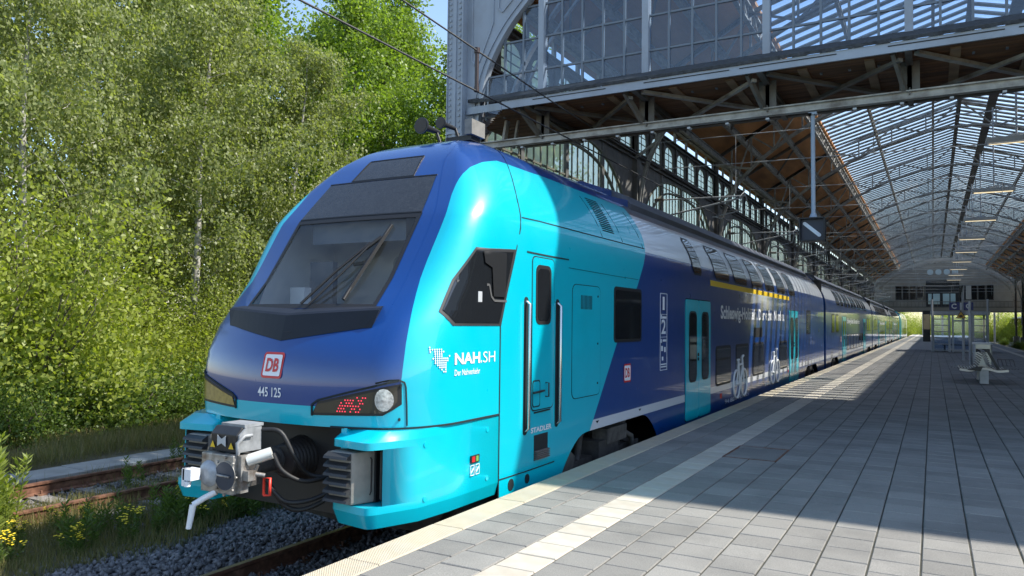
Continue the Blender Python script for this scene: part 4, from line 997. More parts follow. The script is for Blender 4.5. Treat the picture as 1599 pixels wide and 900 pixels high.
# side window of the cab with mirror cover
cw_ = [(6.07, 2.32), (6.80, 2.36), (6.5, 1.575), (5.68, 1.575), (5.56, 1.70), (5.77, 2.0)]
def densify(p, n=5): return [(p[i][0] + (p[(i + 1) % len(p)][0] - p[i][0]) * t / n, p[i][1] + (p[(i + 1) % len(p)][1] - p[i][1]) * t / n) for i in range(len(p)) for t in range(n)]
def shrink(p, d):
    cx, cz = sum(q[0] for q in p) / len(p), sum(q[1] for q in p) / len(p); return [(cx + (x - cx) * (1 - d), cz + (z - cz) * (1 - d)) for x, z in p]
def strip_panel(name, mt, parent, poly, off, n=10, sg=1):
    """polygon filled as horizontal strips so that it follows the curved corner"""
    zs = sorted(set([z for _, z in poly])); zz = sorted(set(list(np.linspace(min(zs), max(zs), n)) + zs)); R = []
    for z in zz:
        hits = []
        for (a, c) in zip(poly, poly[1:] + poly[:1]):
            if abs(a[1] - c[1]) < 1e-9:
                if abs(z - a[1]) < 1e-9: hits += [a[0], c[0]]
            elif min(a[1], c[1]) - 1e-9 <= z <= max(a[1], c[1]) + 1e-9: hits.append(a[0] + (c[0] - a[0]) * (z - a[1]) / (c[1] - a[1]))
        y0, y1 = min(hits), max(hits); R.append([(TX + sg * (side_x(y0 + (y1 - y0) * t, z) + off), y0 + (y1 - y0) * t, z) for t in np.linspace(0, 1, 9)])
    b = MB(); b.grid(R if sg > 0 else R[::-1]); return b.build(name, mt, parent)
for e in (1, -1):
    w1 = strip_panel("cab_window", mat("rubber_frame", (.03, .031, .033), .5), car1, cw_, .005, 14, e)
    strip_panel("pane", m_dglass, w1, shrink(cw_, .075), .009, 14, e)
    ribbon("window_bar", mat("grey_rubber", (.10, .10, .10), .5), w1, [(5.80, 1.985), (6.26, 1.97), (6.30, 1.86), (6.36, 1.82), (6.60, 1.82)], .022, .013, True, e)
    strip_panel("mirror_cover", mat("mirror_cover", (.018, .019, .021), .35), w1, [(6.15, 2.29), (6.58, 2.305), (6.56, 1.86), (6.33, 1.86), (6.30, 2.14), (6.17, 2.18)], .022, 10, e)
panel("sticker", m_galv, w1, [(0, 0)] and [(6.06, 1.80), (6.13, 1.80), (6.13, 1.90), (6.06, 1.90)], .012)
# cab door, handles, steps, hatch
dr = panel("cab_side_door", m_seam, car1, rounded(7.165, 7.715, .66, 2.33, .07), .003)
panel("door_leaf", m_cy, dr, rounded(7.178, 7.702, .673, 2.317, .065), .007)
g = panel("door_window", m_black, dr, rounded(7.25, 7.62, 1.59, 2.24, .08), .011); panel("pane", m_dglass, dr, rounded(7.29, 7.58, 1.63, 2.20, .06), .014)
panel("handle_recess", m_seam, dr, rounded(7.19, 7.37, .70, .99, .03), .009); panel("recess_plate", m_cy, dr, rounded(7.205, 7.355, .715, .975, .03), .0105)
b = MB(); b.tube([(TX + 1.43, 7.18, .86), (TX + 1.435, 7.42, .87)], .012, 8); b.tube([(TX + 1.41, 7.50, .80), (TX + 1.45, 7.5, .80), (TX + 1.45, 7.5, .95), (TX + 1.41, 7.5, .95)], .009, 6); b.build("door_handle", m_bplast, dr)
panel("kick_plate", m_black, dr, [(7.24, .635), (7.62, .64), (7.62, .655), (7.24, .65)], .012)
for y in (7.04, 7.80):
    rc = panel("handrail", m_seam, car1, rounded(y - .045, y + .045, .43, 1.88, .04), .004)
    b = MB(); b.tube([(TX + 1.405, y, .47), (TX + 1.445, y, .5), (TX + 1.445, y, 1.80), (TX + 1.405, y, 1.83)], .017, 10); b.build("rail", m_bright, rc)
side_text("maker_lettering", "STADLER", m_white, car1, 7.17, .43, .50, .058, .035)
st = panel("step_recess_shade", m_bplast, car1, [(7.25, .13), (7.58, .13), (7.58, .40), (7.25, .40)], .003);  # flush panel, its dark colour stands for the shade inside the recess
b = MB()
for k in range(5): b.box((TX + 1.395, 7.26, .14 + k * .02), (TX + 1.44, 7.57, .15 + k * .02))
b.build("step_tread", mat("step_tread", (.16, .14, .13), .6), st)
ht = panel("equipment_hatch", m_seam, car1, rounded(8.20, 9.08, .70, 2.08, .10), .003); panel("hatch_leaf", m_cy, ht, rounded(8.21, 9.07, .71, 2.07, .095), .006)
b = MB()
for k in range(9): b.box((TX + 1.405, 8.45 + k * .04, 1.78), (TX + 1.410, 8.465 + k * .04, 1.95))
b.build("vent_slats", m_seam, ht)
b = MB()
for y, z in ((8.98, 1.95), (8.98, 1.35), (8.98, .85)): b.tube([(TX + 1.405, y, z), (TX + 1.412, y, z)], .014, 8)
b.build("hatch_lock", m_black, ht)
window(car1, 9.55, 10.65, 1.35, 2.11, True, .07)
window(car1, 15.0, 16.28, .385, 1.18, True, .1, True); window(car1, 16.73, 18.04, .385, 1.18, True, .1); window(car1, 18.5, 19.84, .385, 1.18, True, .1); window(car1, 22.0, 23.34, .37, 1.16, True, .1)
window(car1, 27.2, 28.2, 1.3, 2.12, True, .07)
panel("side_display", m_black, car1, rounded(18.66, 19.67, 1.31, 1.54, .03), .005)
door(car1, 12.89, 14.57); door(car1, 23.70, 25.42)
for ya, yb in ((13.40, 14.02), (14.95, 16.22), (16.62, 17.94), (18.45, 19.7), (20.12, 21.4), (21.85, 23.2), (23.75, 24.85)): upper_window(car1, ya, yb)
panel("first_class_stripe", m_yel, car1, [(14.62, 2.355), (23.74, 2.345), (23.74, 2.455), (14.62, 2.465)], .003)
bogie(car1, 9.6); bogie(car1, 28.5)
side_text("slogan", "Schleswig-Holstein. Der echte Norden.", m_white, car1, 15.4, 1.64, 7.45, .36, .03)
side_text("class_number", "1", m_white, car1, 11.64, 1.83, .10, .21, .02); side_text("class_number", "2", m_white, car1, 11.58, 1.45, .22, .23, .02)
fr = ribbon("pictogram_frame", m_white, car1, [(11.53, .88), (11.53, 2.09), (11.87, 2.09), (11.87, .88), (11.53, .88)], .010)
ribbon("frame_rule", m_white, fr, [(11.53, 1.76), (11.87, 1.76)], .008); ribbon("frame_rule", m_white, fr, [(11.53, 1.40), (11.87, 1.40)], .008)
for (ya, yb, z, w_) in ((11.56, 11.60, 1.72, .06), (11.63, 11.83, 1.71, .035), (11.56, 11.60, 1.34, .06), (11.66, 11.83, 1.345, .035), (11.58, 11.66, 1.22, .08), (11.74, 11.80, 1.20, .08), (11.62, 11.68, 1.06, .06), (11.56, 11.84, .97, .018), (11.56, 11.84, .93, .018)): ribbon("worn_small_print", m_white, fr, [(ya, z), (yb, z)], w_)
def db_logo(fn, w, parent, nm="operator_logo"):
    h = w * .72 if nm == "x" else w * .92
    b = MB(); b.add([fn(*p, 0) for p in rounded(0, w, 0, h, w * .12)], [tuple(range(20))]); o = b.build(nm, m_red, parent)
    b = MB(); k = w * .085; b.add([fn(*p, .0012) for p in rounded(k, w - k, k, h - k, w * .06)], [tuple(range(20))]); b.build("logo_field", m_white, o)
    lettering("logo_letters", "DB", m_red, o, lambda u, v: fn(w * .19 + u, h * .25 + v, .0024), w * .62, h * .52, .03)
db_logo(lambda u, v, o: (TX + 1.4045 + o, 9.93 + u, .79 + v), .28, car1)
side_text("car_number", "94 80 0445 125", m_white, car1, 15.75, -.02, 2.3, .085)
for (ya, yb, z, w_) in ((20.0, 20.1, .09, .07), (20.16, 20.5, .09, .05), (20.58, 20.72, .10, .09), (20.8, 21.0, .10, .08), (21.5, 21.9, .08, .06)): ribbon("worn_small_print", m_white, car1, [(ya, z), (yb, z)], w_)
for y_ in (9.0, 10.6): panel("jacking_mark", m_seam, car1, [(y_, .34), (y_ + .05, .37), (y_ - .05, .37)], .005)
panel("red_marker", m_red, car1, [(15.35, .12), (15.5, .12), (15.5, .22), (15.35, .22)], .004); panel("red_marker", m_red, car1, [(23.45, .22), (23.58, .22), (23.58, .30), (23.45, .30)], .004)
bicycle(car1, 17.1, .32, 1.0); bicycle(car1, 21.3, .36, 1.0)
side_text("region_lettering", "NAH", m_white, car1, 5.69, 1.225, .43, .105, .03); side_text("region_lettering", ".", m_white, car1, 6.13, 1.225, .025, .025, .03); side_text("region_lettering", "SH", m_white, car1, 6.175, 1.225, .225, .105, -.004)
side_text("region_tagline", "Der Nahverkehr", m_white, car1, 5.69, 1.125, .43, .055, .008)
dots = ["#.........", "######....", "#.#####...", "..####....", "..####...#", ".########.", "..#######.", "..######..", "...#####..", "....####..", ".....#.#..", "......##.."]
b = MB()
for j, row in enumerate(dots):
    for i, ch in enumerate(row):
        if ch == '#':
            y, z = 5.405 + i * .0235, 1.385 - j * .0195; x = TX + side_x(y, z) + .0045
            b.add([(x, y + .0105 * math.cos(a), z + .0088 * math.sin(a)) for a in np.linspace(0, 2 * math.pi, 9)[:-1]], [tuple(range(8))])
b.build("dotted_map_emblem", m_white, car1)
db_logo(lambda u, v, o: (TX - .125 + u, front_y(-.125 + u, 1.09 + v) - .005 - o, 1.09 + v), .25, car1)
lettering("unit_number", "445 125", m_white, car1, lambda u, v: (TX - .155 + u, front_y(-.155 + u, .925 + v) - .005, .925 + v), .285, .085, .012)

# skirt corners with pockets for the crash buffers
def skirt(e):
    def X(x): return TX + e * x
    full = [(.74, 5.2), (.74, 4.90), (.745, 4.87), (.77, 4.855), (1.10, 4.805), (1.14, 4.81), (1.17, 4.835), (1.20, 4.885), (1.345, 5.25), (1.39, 5.7), (1.40, 6.49), (.8, 6.49)]
    cut = [(.78, 5.13), (1.10, 5.13), (1.215, 4.93), (1.345, 5.25), (1.39, 5.7), (1.40, 6.49), (.8, 6.49), (.78, 5.2)]
    b = MB()
    def loft(poly, z0, z1, poly2=None):
        poly2 = poly2 or poly; n = len(poly); vs = [(X(x), y, z0) for x, y in poly] + [(X(x), y, z1) for x, y in poly2]
        f = [(i, (i + 1) % n, n + (i + 1) % n, n + i) for i in range(n)]; c = [tuple(range(n - 1, -1, -1)), tuple(range(n, 2 * n))]
        b.add(vs, f if e > 0 else [q[::-1] for q in f], True); b.add(vs, c if e > 0 else [q[::-1] for q in c])
    low = [(.76, 5.2), (.76, 4.94), (.765, 4.915), (.79, 4.90), (1.09, 4.855), (1.13, 4.86), (1.155, 4.885), (1.18, 4.93), (1.32, 5.28), (1.36, 5.7), (1.37, 6.49), (.8, 6.49)]
    loft(low, -.08, .04, full); loft(full, .04, .10); loft(cut, .10, .56); loft(full, .56, .62)
    topp = [(.74, 5.25), (.74, 5.06), (.745, 5.03), (.77, 5.015), (1.10, 4.98), (1.15, 4.985), (1.18, 5.0), (1.22, 5.04), (1.345, 5.25), (1.39, 5.7), (1.40, 6.49), (.8, 6.49)]
    loft(full, .62, .695, topp)
    sk = b.build("bumper_skirt", m_cy, car1)
    b = MB(); b.box((min(X(.80), X(1.09)), 5.0, .105), (max(X(.80), X(1.09)), 5.125, .555))
    b.prism([(X(x), y) for x, y in ([(1.09, 5.12), (1.205, 4.935), (1.225, 4.985), (1.12, 5.14)] if e > 0 else [(1.12, 5.14), (1.225, 4.985), (1.205, 4.935), (1.09, 5.12)])], 2, .10, .56); b.build("buffer_pocket", m_black, sk)
    bf = MB(); x0, x1 = sorted((X(.75), X(1.0))); pl = [(.75, 4.80), (1.0, 4.80), (1.10, 5.08), (1.10, 5.17), (.75, 5.17)]; bf.prism([(X(x), y) for x, y in (pl if e > 0 else pl[::-1])], 2, .105, .53); bf = bf.build("crash_buffer", m_grey, car1, bevel=.02)
    b = MB()
    for k in range(6):
        z = .115 + k * .07; b.prism([(4.815, z), (4.745, z + .012), (4.755, z + .032), (4.815, z + .062)], 0, x0 - .012, x1 - .01 if e > 0 else x1 + .005)
    b.build("buffer_ribs", m_rubber, bf)
    b = MB(); xx = X(1.062); b.tube([(xx, 4.96, .17), (xx + e * .006, 4.97, .2), (xx + e * .006, 4.97, .46), (xx, 4.96, .48)], .006, 6); b.build("buffer_slot", m_black, bf)
    for y, z in ((5.33, .56), (5.33, .10), (6.28, .58), (6.28, .12)):
        b = MB(); x = np.interp(y, [5.25, 5.7, 6.49], [1.345, 1.39, 1.40]); b.tube([(X(x - .004), y, z), (X(x + .005), y, z)], .026, 16); b.build("skirt_lock", m_cy, sk)
    if e > 0:
        panel("valve_window", m_black, sk, [(5.98, .30), (6.13, .30), (6.13, .37), (5.98, .37)], .006); panel("valve_tag", m_red, sk, [(6.0, .31), (6.05, .31), (6.05, .36), (6.0, .36)], .008); panel("valve_tag", mat("green_tag", (.15, .35, .08), .5), sk, [(6.07, .31), (6.11, .31), (6.11, .36), (6.07, .36)], .008)
        for y in (5.98, 6.07): ribbon("pictogram", m_white, sk, [(y, .19), (y, .28), (y + .06, .28), (y + .06, .19), (y, .19)], .006, .004); ribbon("pictogram", m_white, sk, [(y + .01, .215), (y + .05, .255)], .014, .004)
for e in (1, -1): skirt(e)
# inner faces over the coupler mouth, dark recess, snow plough
b = MB(); b.box((TX - .80, 5.16, -.1), (TX + .80, 5.2, .80)); b.box((TX - .80, 4.98, .745), (TX + .80, 5.2, .79)); rec = b.build("coupler_recess", m_black, car1)
b = MB(); rr1 = [[(TX + x, front_y(x, .7) + dy, z) for x in np.linspace(-.80, .80, 17)] for z, dy in ((.7, .05), (.69, .0))]
b.grid([[(TX + x, front_y(x, .7) + .06, .70 + .0 * x) for x in np.linspace(-.8, .8, 17)], [(TX + x, 5.18, .75) for x in np.linspace(-.8, .8, 17)]]); b.build("nose_underside", m_black, rec)
b = MB()
for e in (-1, 1): b.box((TX + e * .78 - .03, 4.95, .1), (TX + e * .78 + .03, 5.2, .7))
b.build("recess_cheek", m_cy, rec)
b = MB()
b.add([(TX - 1.05, 6.0, -.26), (TX, 5.8, -.26), (TX + 1.05, 6.0, -.26), (TX + 1.15, 6.1, -.1), (TX, 5.95, -.1), (TX - 1.15, 6.1, -.1), (TX - 1.0, 6.1, -.42), (TX, 5.9, -.42), (TX + 1.0, 6.1, -.42)], [(0, 1, 4, 5), (1, 2, 3, 4), (6, 7, 1, 0), (7, 8, 2, 1)]); b.box((TX - .9, 6.15, -.45), (TX + 1.2, 7.6, -.1)); b.build("snow_plough", m_under, car1)
b = MB()
for y, s in ((6.75, .06), (7.1, .05)): b.tube([(TX + 1.38, y, -.03), (TX + 1.405, y, -.03)], s, 16)
b.build("skirt_vent", m_seam, car1)
# automatic coupler
cp = MB(); cp.box((TX - .19, 4.30, .185), (TX + .19, 4.37, .505)); cp = cp.build("coupler_head", m_steel, car1, bevel=.012)
b = MB(); b.box((TX - .15, 4.37, .22), (TX + .16, 4.62, .47)); b.tube([(TX, 4.6, .34), (TX, 4.9, .36)], .09, 14); b.tube([(TX, 4.9, .36), (TX, 5.2, .37)], .12, 14); b.build("coupler_shank", m_under, cp)
b = MB()
for k in range(8): b.tube([(TX + .10, 4.93 + k * .035, .36), (TX + .10, 4.95 + k * .035, .36), (TX + .10, 4.965 + k * .035, .36)], [.13 + k * .008, .155 + k * .008, .13 + k * .008], 20)
b.build("coupler_bellows", mat("bellows_rubber", (.03, .024, .022), .6), cp)
b = MB(); b.tube([(TX - .09, 4.30, .335), (TX - .09, 4.28, .335), (TX - .09, 4.255, .335), (TX - .09, 4.25, .335)], [.11, .10, .07, .05], 18); b.build("coupler_cone", mat("pale_steel", (.36, .38, .40), .6, metal=.1, var=.2, vscale=20), cp)
b = MB(); b.box((TX - .20, 4.13, .30), (TX - .10, 4.22, .39)); b.box((TX - .21, 4.13, .25), (TX - .18, 4.2, .39)); b.tube([(TX - .15, 4.14, .29), (TX - .15, 4.14, .25)], .025, 8); b.build("coupler_hook", m_white, cp)
b = MB(); b.tube([(TX + .105, 4.297, .335), (TX + .105, 4.290, .335)], .115, 24); b.build("coupler_funnel", mat("funnel_dark", (.02, .035, .06), .35), cp)
b = MB(); b.tube([(TX + .105, 4.296, .335)] + [(TX + .105, 4.292, .335)], .122, 24)
for a in range(8): an = a * math.pi / 4; b.tube([(TX + .105 + .145 * math.cos(an) * .9, 4.30, .335 + .15 * math.sin(an)), (TX + .105 + .145 * math.cos(an) * .9, 4.285, .335 + .15 * math.sin(an))], .012, 8)
b.tube([(TX + .03, 4.28, .34), (TX + .17, 4.28, .335)], .010, 6); b.build("coupler_bolts", m_steel, cp)
b = MB(); b.prism([(4.36, .51), (4.60, .51), (4.60, .70), (4.40, .72), (4.345, .66)], 0, TX - .14, TX + .17); eb = b.build("electric_head", m_bplast, cp, bevel=.012)
b = MB(); b.prism([(4.35, .52), (4.59, .52), (4.59, .71), (4.43, .715), (4.36, .66)], 0, TX + .172, TX + .19); b.box((TX - .1, 4.42, .715), (TX + .18, 4.62, .74)); b.tube([(TX + .2, 4.34, .51), (TX + .2, 4.33, .60), (TX + .2, 4.40, .65), (TX + .2, 4.48, .65)], .016, 8); b.build("side_plate", mat("grey_cast", (.24, .25, .26), .5, var=.25, vscale=15), eb)
b = MB(); b.prism([(TX - .05, .56), (TX, .585), (TX + .05, .56), (TX + .05, .65), (TX, .62), (TX - .05, .65)], 1, 4.338, 4.342); b.build("maker_mark", m_galv, eb)
b = MB()
for dx in (-.11, .11): b.add([(TX + dx - .03, 4.343, .545), (TX + dx + .03, 4.343, .545), (TX + dx, 4.343, .60)], [(0, 1, 2)])
b.build("warning_triangle", m_yel, eb)
b = MB(); b.tube([(TX + .22, 4.42, .45), (TX + .36, 4.55, .51)], .05, 14); b.build("air_cylinder", mat("pale_cylinder", (.7, .7, .66), .3, metal=.2), cp)
b = MB(); b.tube([(TX + .33, 4.5, .17), (TX + .33, 4.5, .31), (TX + .38, 4.52, .31), (TX + .38, 4.52, .17), (TX + .33, 4.5, .17)], .012, 6); b.build("release_ring", mat("red_ring", (.7, .05, .03), .4), cp)
b = MB(); b.tube([(TX - .02, 4.32, .19), (TX - .10, 4.27, .14), (TX - .15, 4.2, .09)], .025, 8); b.tube([(TX - .15, 4.2, .09), (TX - .17, 4.18, -.10)], [.027, .022], 8); b.build("uncoupling_lever", m_white, cp)
b = MB(); b.box((TX + .19, 4.34, .20), (TX + .24, 4.42, .50)); b.box((TX + .23, 4.36, .30), (TX + .30, 4.44, .38)); b.tube([(TX + .24, 4.4, .36), (TX + .34, 4.5, .33)], .02, 8); b.tube([(TX + .24, 4.42, .25), (TX + .3, 4.46, .42)], .015, 6); b.build("latch_linkage", m_steel, cp)
b = MB()
for pts in ([(.18, 4.6, .68), (.32, 4.68, .66), (.42, 4.75, .45), (.46, 4.9, .28), (.7, 5.1, .26)], [(.3, 4.6, .2), (.4, 4.7, .08), (.55, 4.9, .1), (.72, 5.1, .25)], [(.2, 4.65, .25), (.35, 4.75, .02), (.5, 4.9, .02), (.7, 5.1, .2)], [(.36, 4.56, .5), (.42, 4.62, .35), (.52, 4.8, .25), (.66, 5.1, .3)]):
    b.tube([(TX + p[0], p[1], p[2]) for p in [tuple(q) for q in spline(pts, 5)]], .02, 8)
b.build("coupler_hoses", m_black, cp)
# horns on the roof
b = MB()
hb = b.box((TX + .0, 7.55, 3.78), (TX + .36, 7.75, 3.84)).build("horn_bracket", m_bplast, car1)
b = MB(); b.box((TX + .30, 7.50, 3.84), (TX + .40, 7.8, 4.02)); b.build("antenna_box", m_grey, hb)
for dx, r, l in ((-.18, .10, .30), (.10, .07, .22)):
    b = MB(); z = 3.95; b.tube([(TX + dx, 7.28, z), (TX + dx, 7.30, z), (TX + dx, 7.36, z), (TX + dx, 7.36 + l, z)], [r, r, r * .45, .025], 18); b.tube([(TX + dx, 7.6, z), (TX + dx + .05, 7.62, 3.8)], .02, 6); b.build("horn", m_bplast, hb)
    b = MB(); b.tube([(TX + dx, 7.275, z), (TX + dx, 7.279, z)], r * .82, 18); b.build("horn_mouth", mat("horn_mouth", (.06, .05, .04), .7), hb)

# ---- following cars
def car(idx, y0, y1, label, kind):
    c = thing("train_car", (TX, (y0 + y1) / 2, RAILZ), label, "train car", "double-deck cars of the blue train")
    L_ = y1 - y0; ar = [(y0 + 1.3, y0 + 4.9, .22), (y1 - 4.9, y1 - 1.3, .22)]
    body(c, y0, y1, False, ar); end_wall(c, y1); end_wall(c, y0 - .01); common_interior(c, y0, y1); roof_fairing(c, y0 + 1.2, y1 - 1.2)
    for k in range(int((L_ - 7) / 1.75)): upper_window(c, y0 + 4.0 + k * 1.75, y0 + 5.28 + k * 1.75)
    d1, d2 = y0 + 6.3, y1 - 7.5; door(c, d1, d1 + 1.66, car1=False); door(c, d2, d2 + 1.66, car1=False)
    for k, ya in enumerate(np.arange(d1 + 2.1, d2 - 1.4, 1.75)): window(c, ya, ya + 1.3, .38, 1.18, False, .1)
    for ya in (y0 + 2.0, y0 + 3.6, y1 - 4.6, y1 - 3.0): window(c, ya, ya + 1.05, 1.3, 2.1, False, .07)
    side_text("slogan", "Schleswig-Holstein. Der echte Norden.", m_white, c, d1 + 2.2, 1.64, min(7.4, d2 - d1 - 3), .34, .014, False)
    db_logo(lambda u, v, o: (TX + 1.4045 + o, y0 + 5.5 + u, .85 + v), .28, c)
    bogie(c, y0 + 3.1); bogie(c, y1 - 3.1)
    if idx < 4: gangway(c, y1 + .01)
    return c
car(2, 32.55, 58.6, "second double-deck blue car, directly behind the leading cab car", 0)
car(3, 59.25, 83.2, "third double-deck blue car from the camera, halfway down the platform", 0)
car(4, 83.85, 108.6, "last blue double-deck car, meeting the cyan cab of the next train", 0)
# next unit standing behind: cyan end, pale sides
def far_unit():
    c = thing("train_car", (TX, 124, RAILZ), "distant pale train with a cyan end behind the blue train", "train car")
    b = MB(); pts = [(TX + w, z) for w, z in zip(PW, PZ)] + [(TX - w, z) for w, z in list(zip(PW, PZ))[::-1]] + [(TX - 1.4, -.4), (TX + 1.4, -.4)]
    b.prism(pts, 1, 112.5, 117.5); 
    b.prism([(TX + (p[0] - TX) * .8, p[1] * .9) for p in pts], 1, 110.6, 112.5); b.build("cyan_end", m_cy, c)
    b = MB(); b.prism(pts, 1, 117.5, 140); b.build("body", mat("pale_body", (.45, .5, .5), .3, coat=.6), c)
    for k in range(9): window(c, 118.5 + k * 2.3, 120.2 + k * 2.3, .4, 1.3, False); upper_window(c, 118.5 + k * 2.3, 120.2 + k * 2.3)
    b = MB(); b.box((TX - 1.1, 111, -.7), (TX + 1.25, 139, -.4)); b.build("underframe", m_under, c)
far_unit()
# ------------------------------------------------------------------ overhead wires, signal, furniture
def wire(name, pts, label, r=.012):
    b = MB(); b.tube(pts, r, 5); return tag(b.build(name, m_wire), label, "wire")
cw0 = [(-5.35, y, 4.72) for y in (-4, 12, 60, 130)]
ms0 = [(-5.35, -4, 5.75), (-5.35, 4, 5.45), (-5.34, 11.3, 5.16), (-5.3, 13.5, 5.08), (-5.3, 60, 5.3), (-5.3, 130, 5.3)]
wire("contact_wire", cw0, "lower overhead contact wire above the blue train"); wire("messenger_wire", ms0, "upper overhead carrier wire above the blue train")
b = MB(); b.tube([(-5.35, 8.55, 5.28), (-5.35, 8.55, 4.74)], .028, 8); b.tube([(-5.35, 8.55, 5.31), (-5.35, 8.55, 5.24)], .04, 8); b.tube([(-5.35, 8.55, 4.78), (-5.35, 8.55, 4.71)], .035, 8); tag(b.build("wire_dropper", mat("insulator_brown", (.05, .03, .025), .4)), "dark insulator rod hanging between the two overhead wires", "insulator")
for k in range(1, 11):
    y = bayY(k) + 1.24
    t = thing("registration_arm", (-7.6, y, 4.9), ["overhead wire bracket arm nearest, just above the leading car's roof", "second overhead wire bracket arm along the left wall", "third overhead wire bracket arm along the left wall"][k - 1] if k < 4 else "far overhead wire bracket arm above the train roof", "bracket", "overhead wire bracket arms along the wall")
    b = MB(); b.tube([(-7.75, y, 4.95), (-5.0, y, 5.45)], .028, 6); b.tube([(-7.75, y, 5.55), (-4.9, y, 5.50)], .022, 6); b.build("tube_arm", m_galv, t)
    b = MB(); b.tube([(-5.0, y, 5.45), (-5.1, y, 5.05), (-5.9, y, 4.9)], .018, 6); b.tube([(-5.9, y, 4.92), (-5.3, y, 4.76)], .014, 6); b.tube([(-5.05, y - .15, 5.45), (-4.95, y, 5.62), (-4.9, y + .15, 5.4)], .016, 6); b.build("steady_arm", m_galv, t)
    for za, zb in ((4.95, 5.0), (5.55, 5.545)): b = MB(); b.tube([(-7.75, y, za), (-7.45, y, zb)], .05, 10); b.build("insulator", mat("insulator_grey", (.2, .17, .15), .4), t)
# hanging shunting signal
sg = thing("hanging_signal", (-1.56, 12.1, 2.87), "square dark signal box with white diagonal bar on grey hanging pole", "signal")
b = MB(); b.tube([(-1.56, 12.12, 4.83), (-1.56, 12.12, 3.28)], .032, 12); b.tube([(-1.56, 12.12, 3.30), (-1.56, 12.12, 3.21)], [.04, .075], 12); b.box((-1.62, 12.06, 4.80), (-1.5, 12.18, 4.84)); b.build("hanging_pole", mat("pole_blue_grey", (.30, .36, .44), .5), sg)
b = MB(); b.box((-1.735, 12.06, 2.88), (-1.40, 12.3, 3.225)); bx = b.build("signal_box", m_signb, sg, bevel=.012)
b = MB()
for p, q in (((-1.74, 3.22), (-1.395, 3.22)), ((-1.395, 3.22), (-1.395, 2.885)), ((-1.395, 2.885), (-1.74, 2.885)), ((-1.74, 2.885), (-1.74, 3.22))): b.beam((p[0], 12.03, p[1]), (q[0], 12.03, q[1]), .02, .09, upv=(0, 1, 0))
b.build("visor", m_black, bx)
b = MB(); P = []; a0 = math.atan2(-.16, .20)
for cx, cz, s0 in ((-1.675, 3.145, 90), (-1.47, 2.965, -90)):
    for k in range(7): a = a0 + R_(s0 + 180 * k / 6); P.append((cx + .026 * math.cos(a), cz + .026 * math.sin(a)))
b.prism(P[::-1], 1, 12.045, 12.058); b.build("diagonal_bar", mat("signal_white", (.62, .66, .72), .5), bx)

# hanging lamps along the platform
for k in range(9):
    y = 27.5 + k * 9.9
    t = thing("hanging_lamp", (2.3, y, 7.3), ["nearest", "second", "third", "fourth", "fifth", "sixth", "seventh", "eighth", "farthest"][k] + " long box lamp hanging from the hall roof", "lamp", "box lamps hanging in a row over the platform")
    b = MB(); b.box((1.5, y - .14, 7.3), (3.05, y + .14, 7.48)); b.build("housing", m_lampw, t, bevel=.015)
    b = MB(); b.box((1.58, y - .11, 7.285), (2.97, y + .11, 7.299)); em = mat("lamp_diffuser", (.7, .65, .5), .5); bb = em.node_tree.nodes["Principled BSDF"]; bb.inputs["Emission Color"].default_value = (1, .82, .5, 1); bb.inputs["Emission Strength"].default_value = .55 ; b.build("diffuser", em, t)
    b = MB(); b.tube([(2.3, y, 7.48), (2.3, y, 10.9)], .03, 6); b.box((2.1, y - .06, 7.48), (2.5, y + .06, 7.56)); b.build("hanger", m_galv, t)

# back-to-back mesh bench
BX, BY = 1.26, 25.6
t = thing("platform_bench", (BX, BY, 0), "back-to-back wire-mesh bench on a single grey post", "bench")
for y in (BY, BY + 1.9):
    b = MB(); b.box((BX - .11, y - .09, -.002), (BX + .11, y + .09, .40)); b.build("post", m_galv, t, bevel=.008)
    b = MB()
    for e in (-1, 1):
        P = [tuple(p) for p in spline([(0, .42), (e * .18, .40), (e * .35, .36), (e * .60, .385)], 5)]
        for p, q in zip(P[:-1], P[1:]): b.beam((BX + p[0], y, p[1]), (BX + q[0], y, q[1]), .06, .06)
    b.build("arm_bracket", mat("polished_alu", (.72, .72, .73), .3, metal=.4), t)
def slats(poly, nm, mt, y0, y1, n):
    for k in range(n):
        u = k / (n - 1); x = poly[0][0] + (poly[1][0] - poly[0][0]) * u; z = poly[0][1] + (poly[1][1] - poly[0][1]) * u
        b = MB(); b.box((x - .016, y0, z - .008), (x + .016, y1, z + .008)); b.build(nm, mt, t)
slm = mat("bench_mesh", (.09, .085, .08), .5, metal=.3)
for e in (-1, 1):
    slats([(BX + e * .22, .44), (BX + e * .80, .46)], "seat_slat", slm, BY - .35, BY + 2.3, 9)
    slats([(BX + e * .16, .48), (BX + e * -.02 + e * .04, .92)], "back_slat", slm, BY - .35, BY + 2.3, 8)
b = MB(); b.prism([(BX + .30, .42), (BX + .36, .45), (BX + .10, .98), (BX + .03, .96)], 1, BY - .42, BY - .38); b.prism([(BX - .42, .40), (BX - .1, .37), (BX - .04, .5), (BX - .2, .5)], 1, BY - .42, BY - .38); b.build("side_panel", m_bplast, t)
b = MB()
for k in range(5): b.tube([(BX + .45 + k * .1, BY + 1.2, .46), (BX + .40 + k * .1, BY + 1.2, .66)], .008, 5)
b.tube([(BX + .40, BY + 1.2, .66), (BX + .80, BY + 1.2, .66)], .01, 5); b.build("armrest", slm, t)
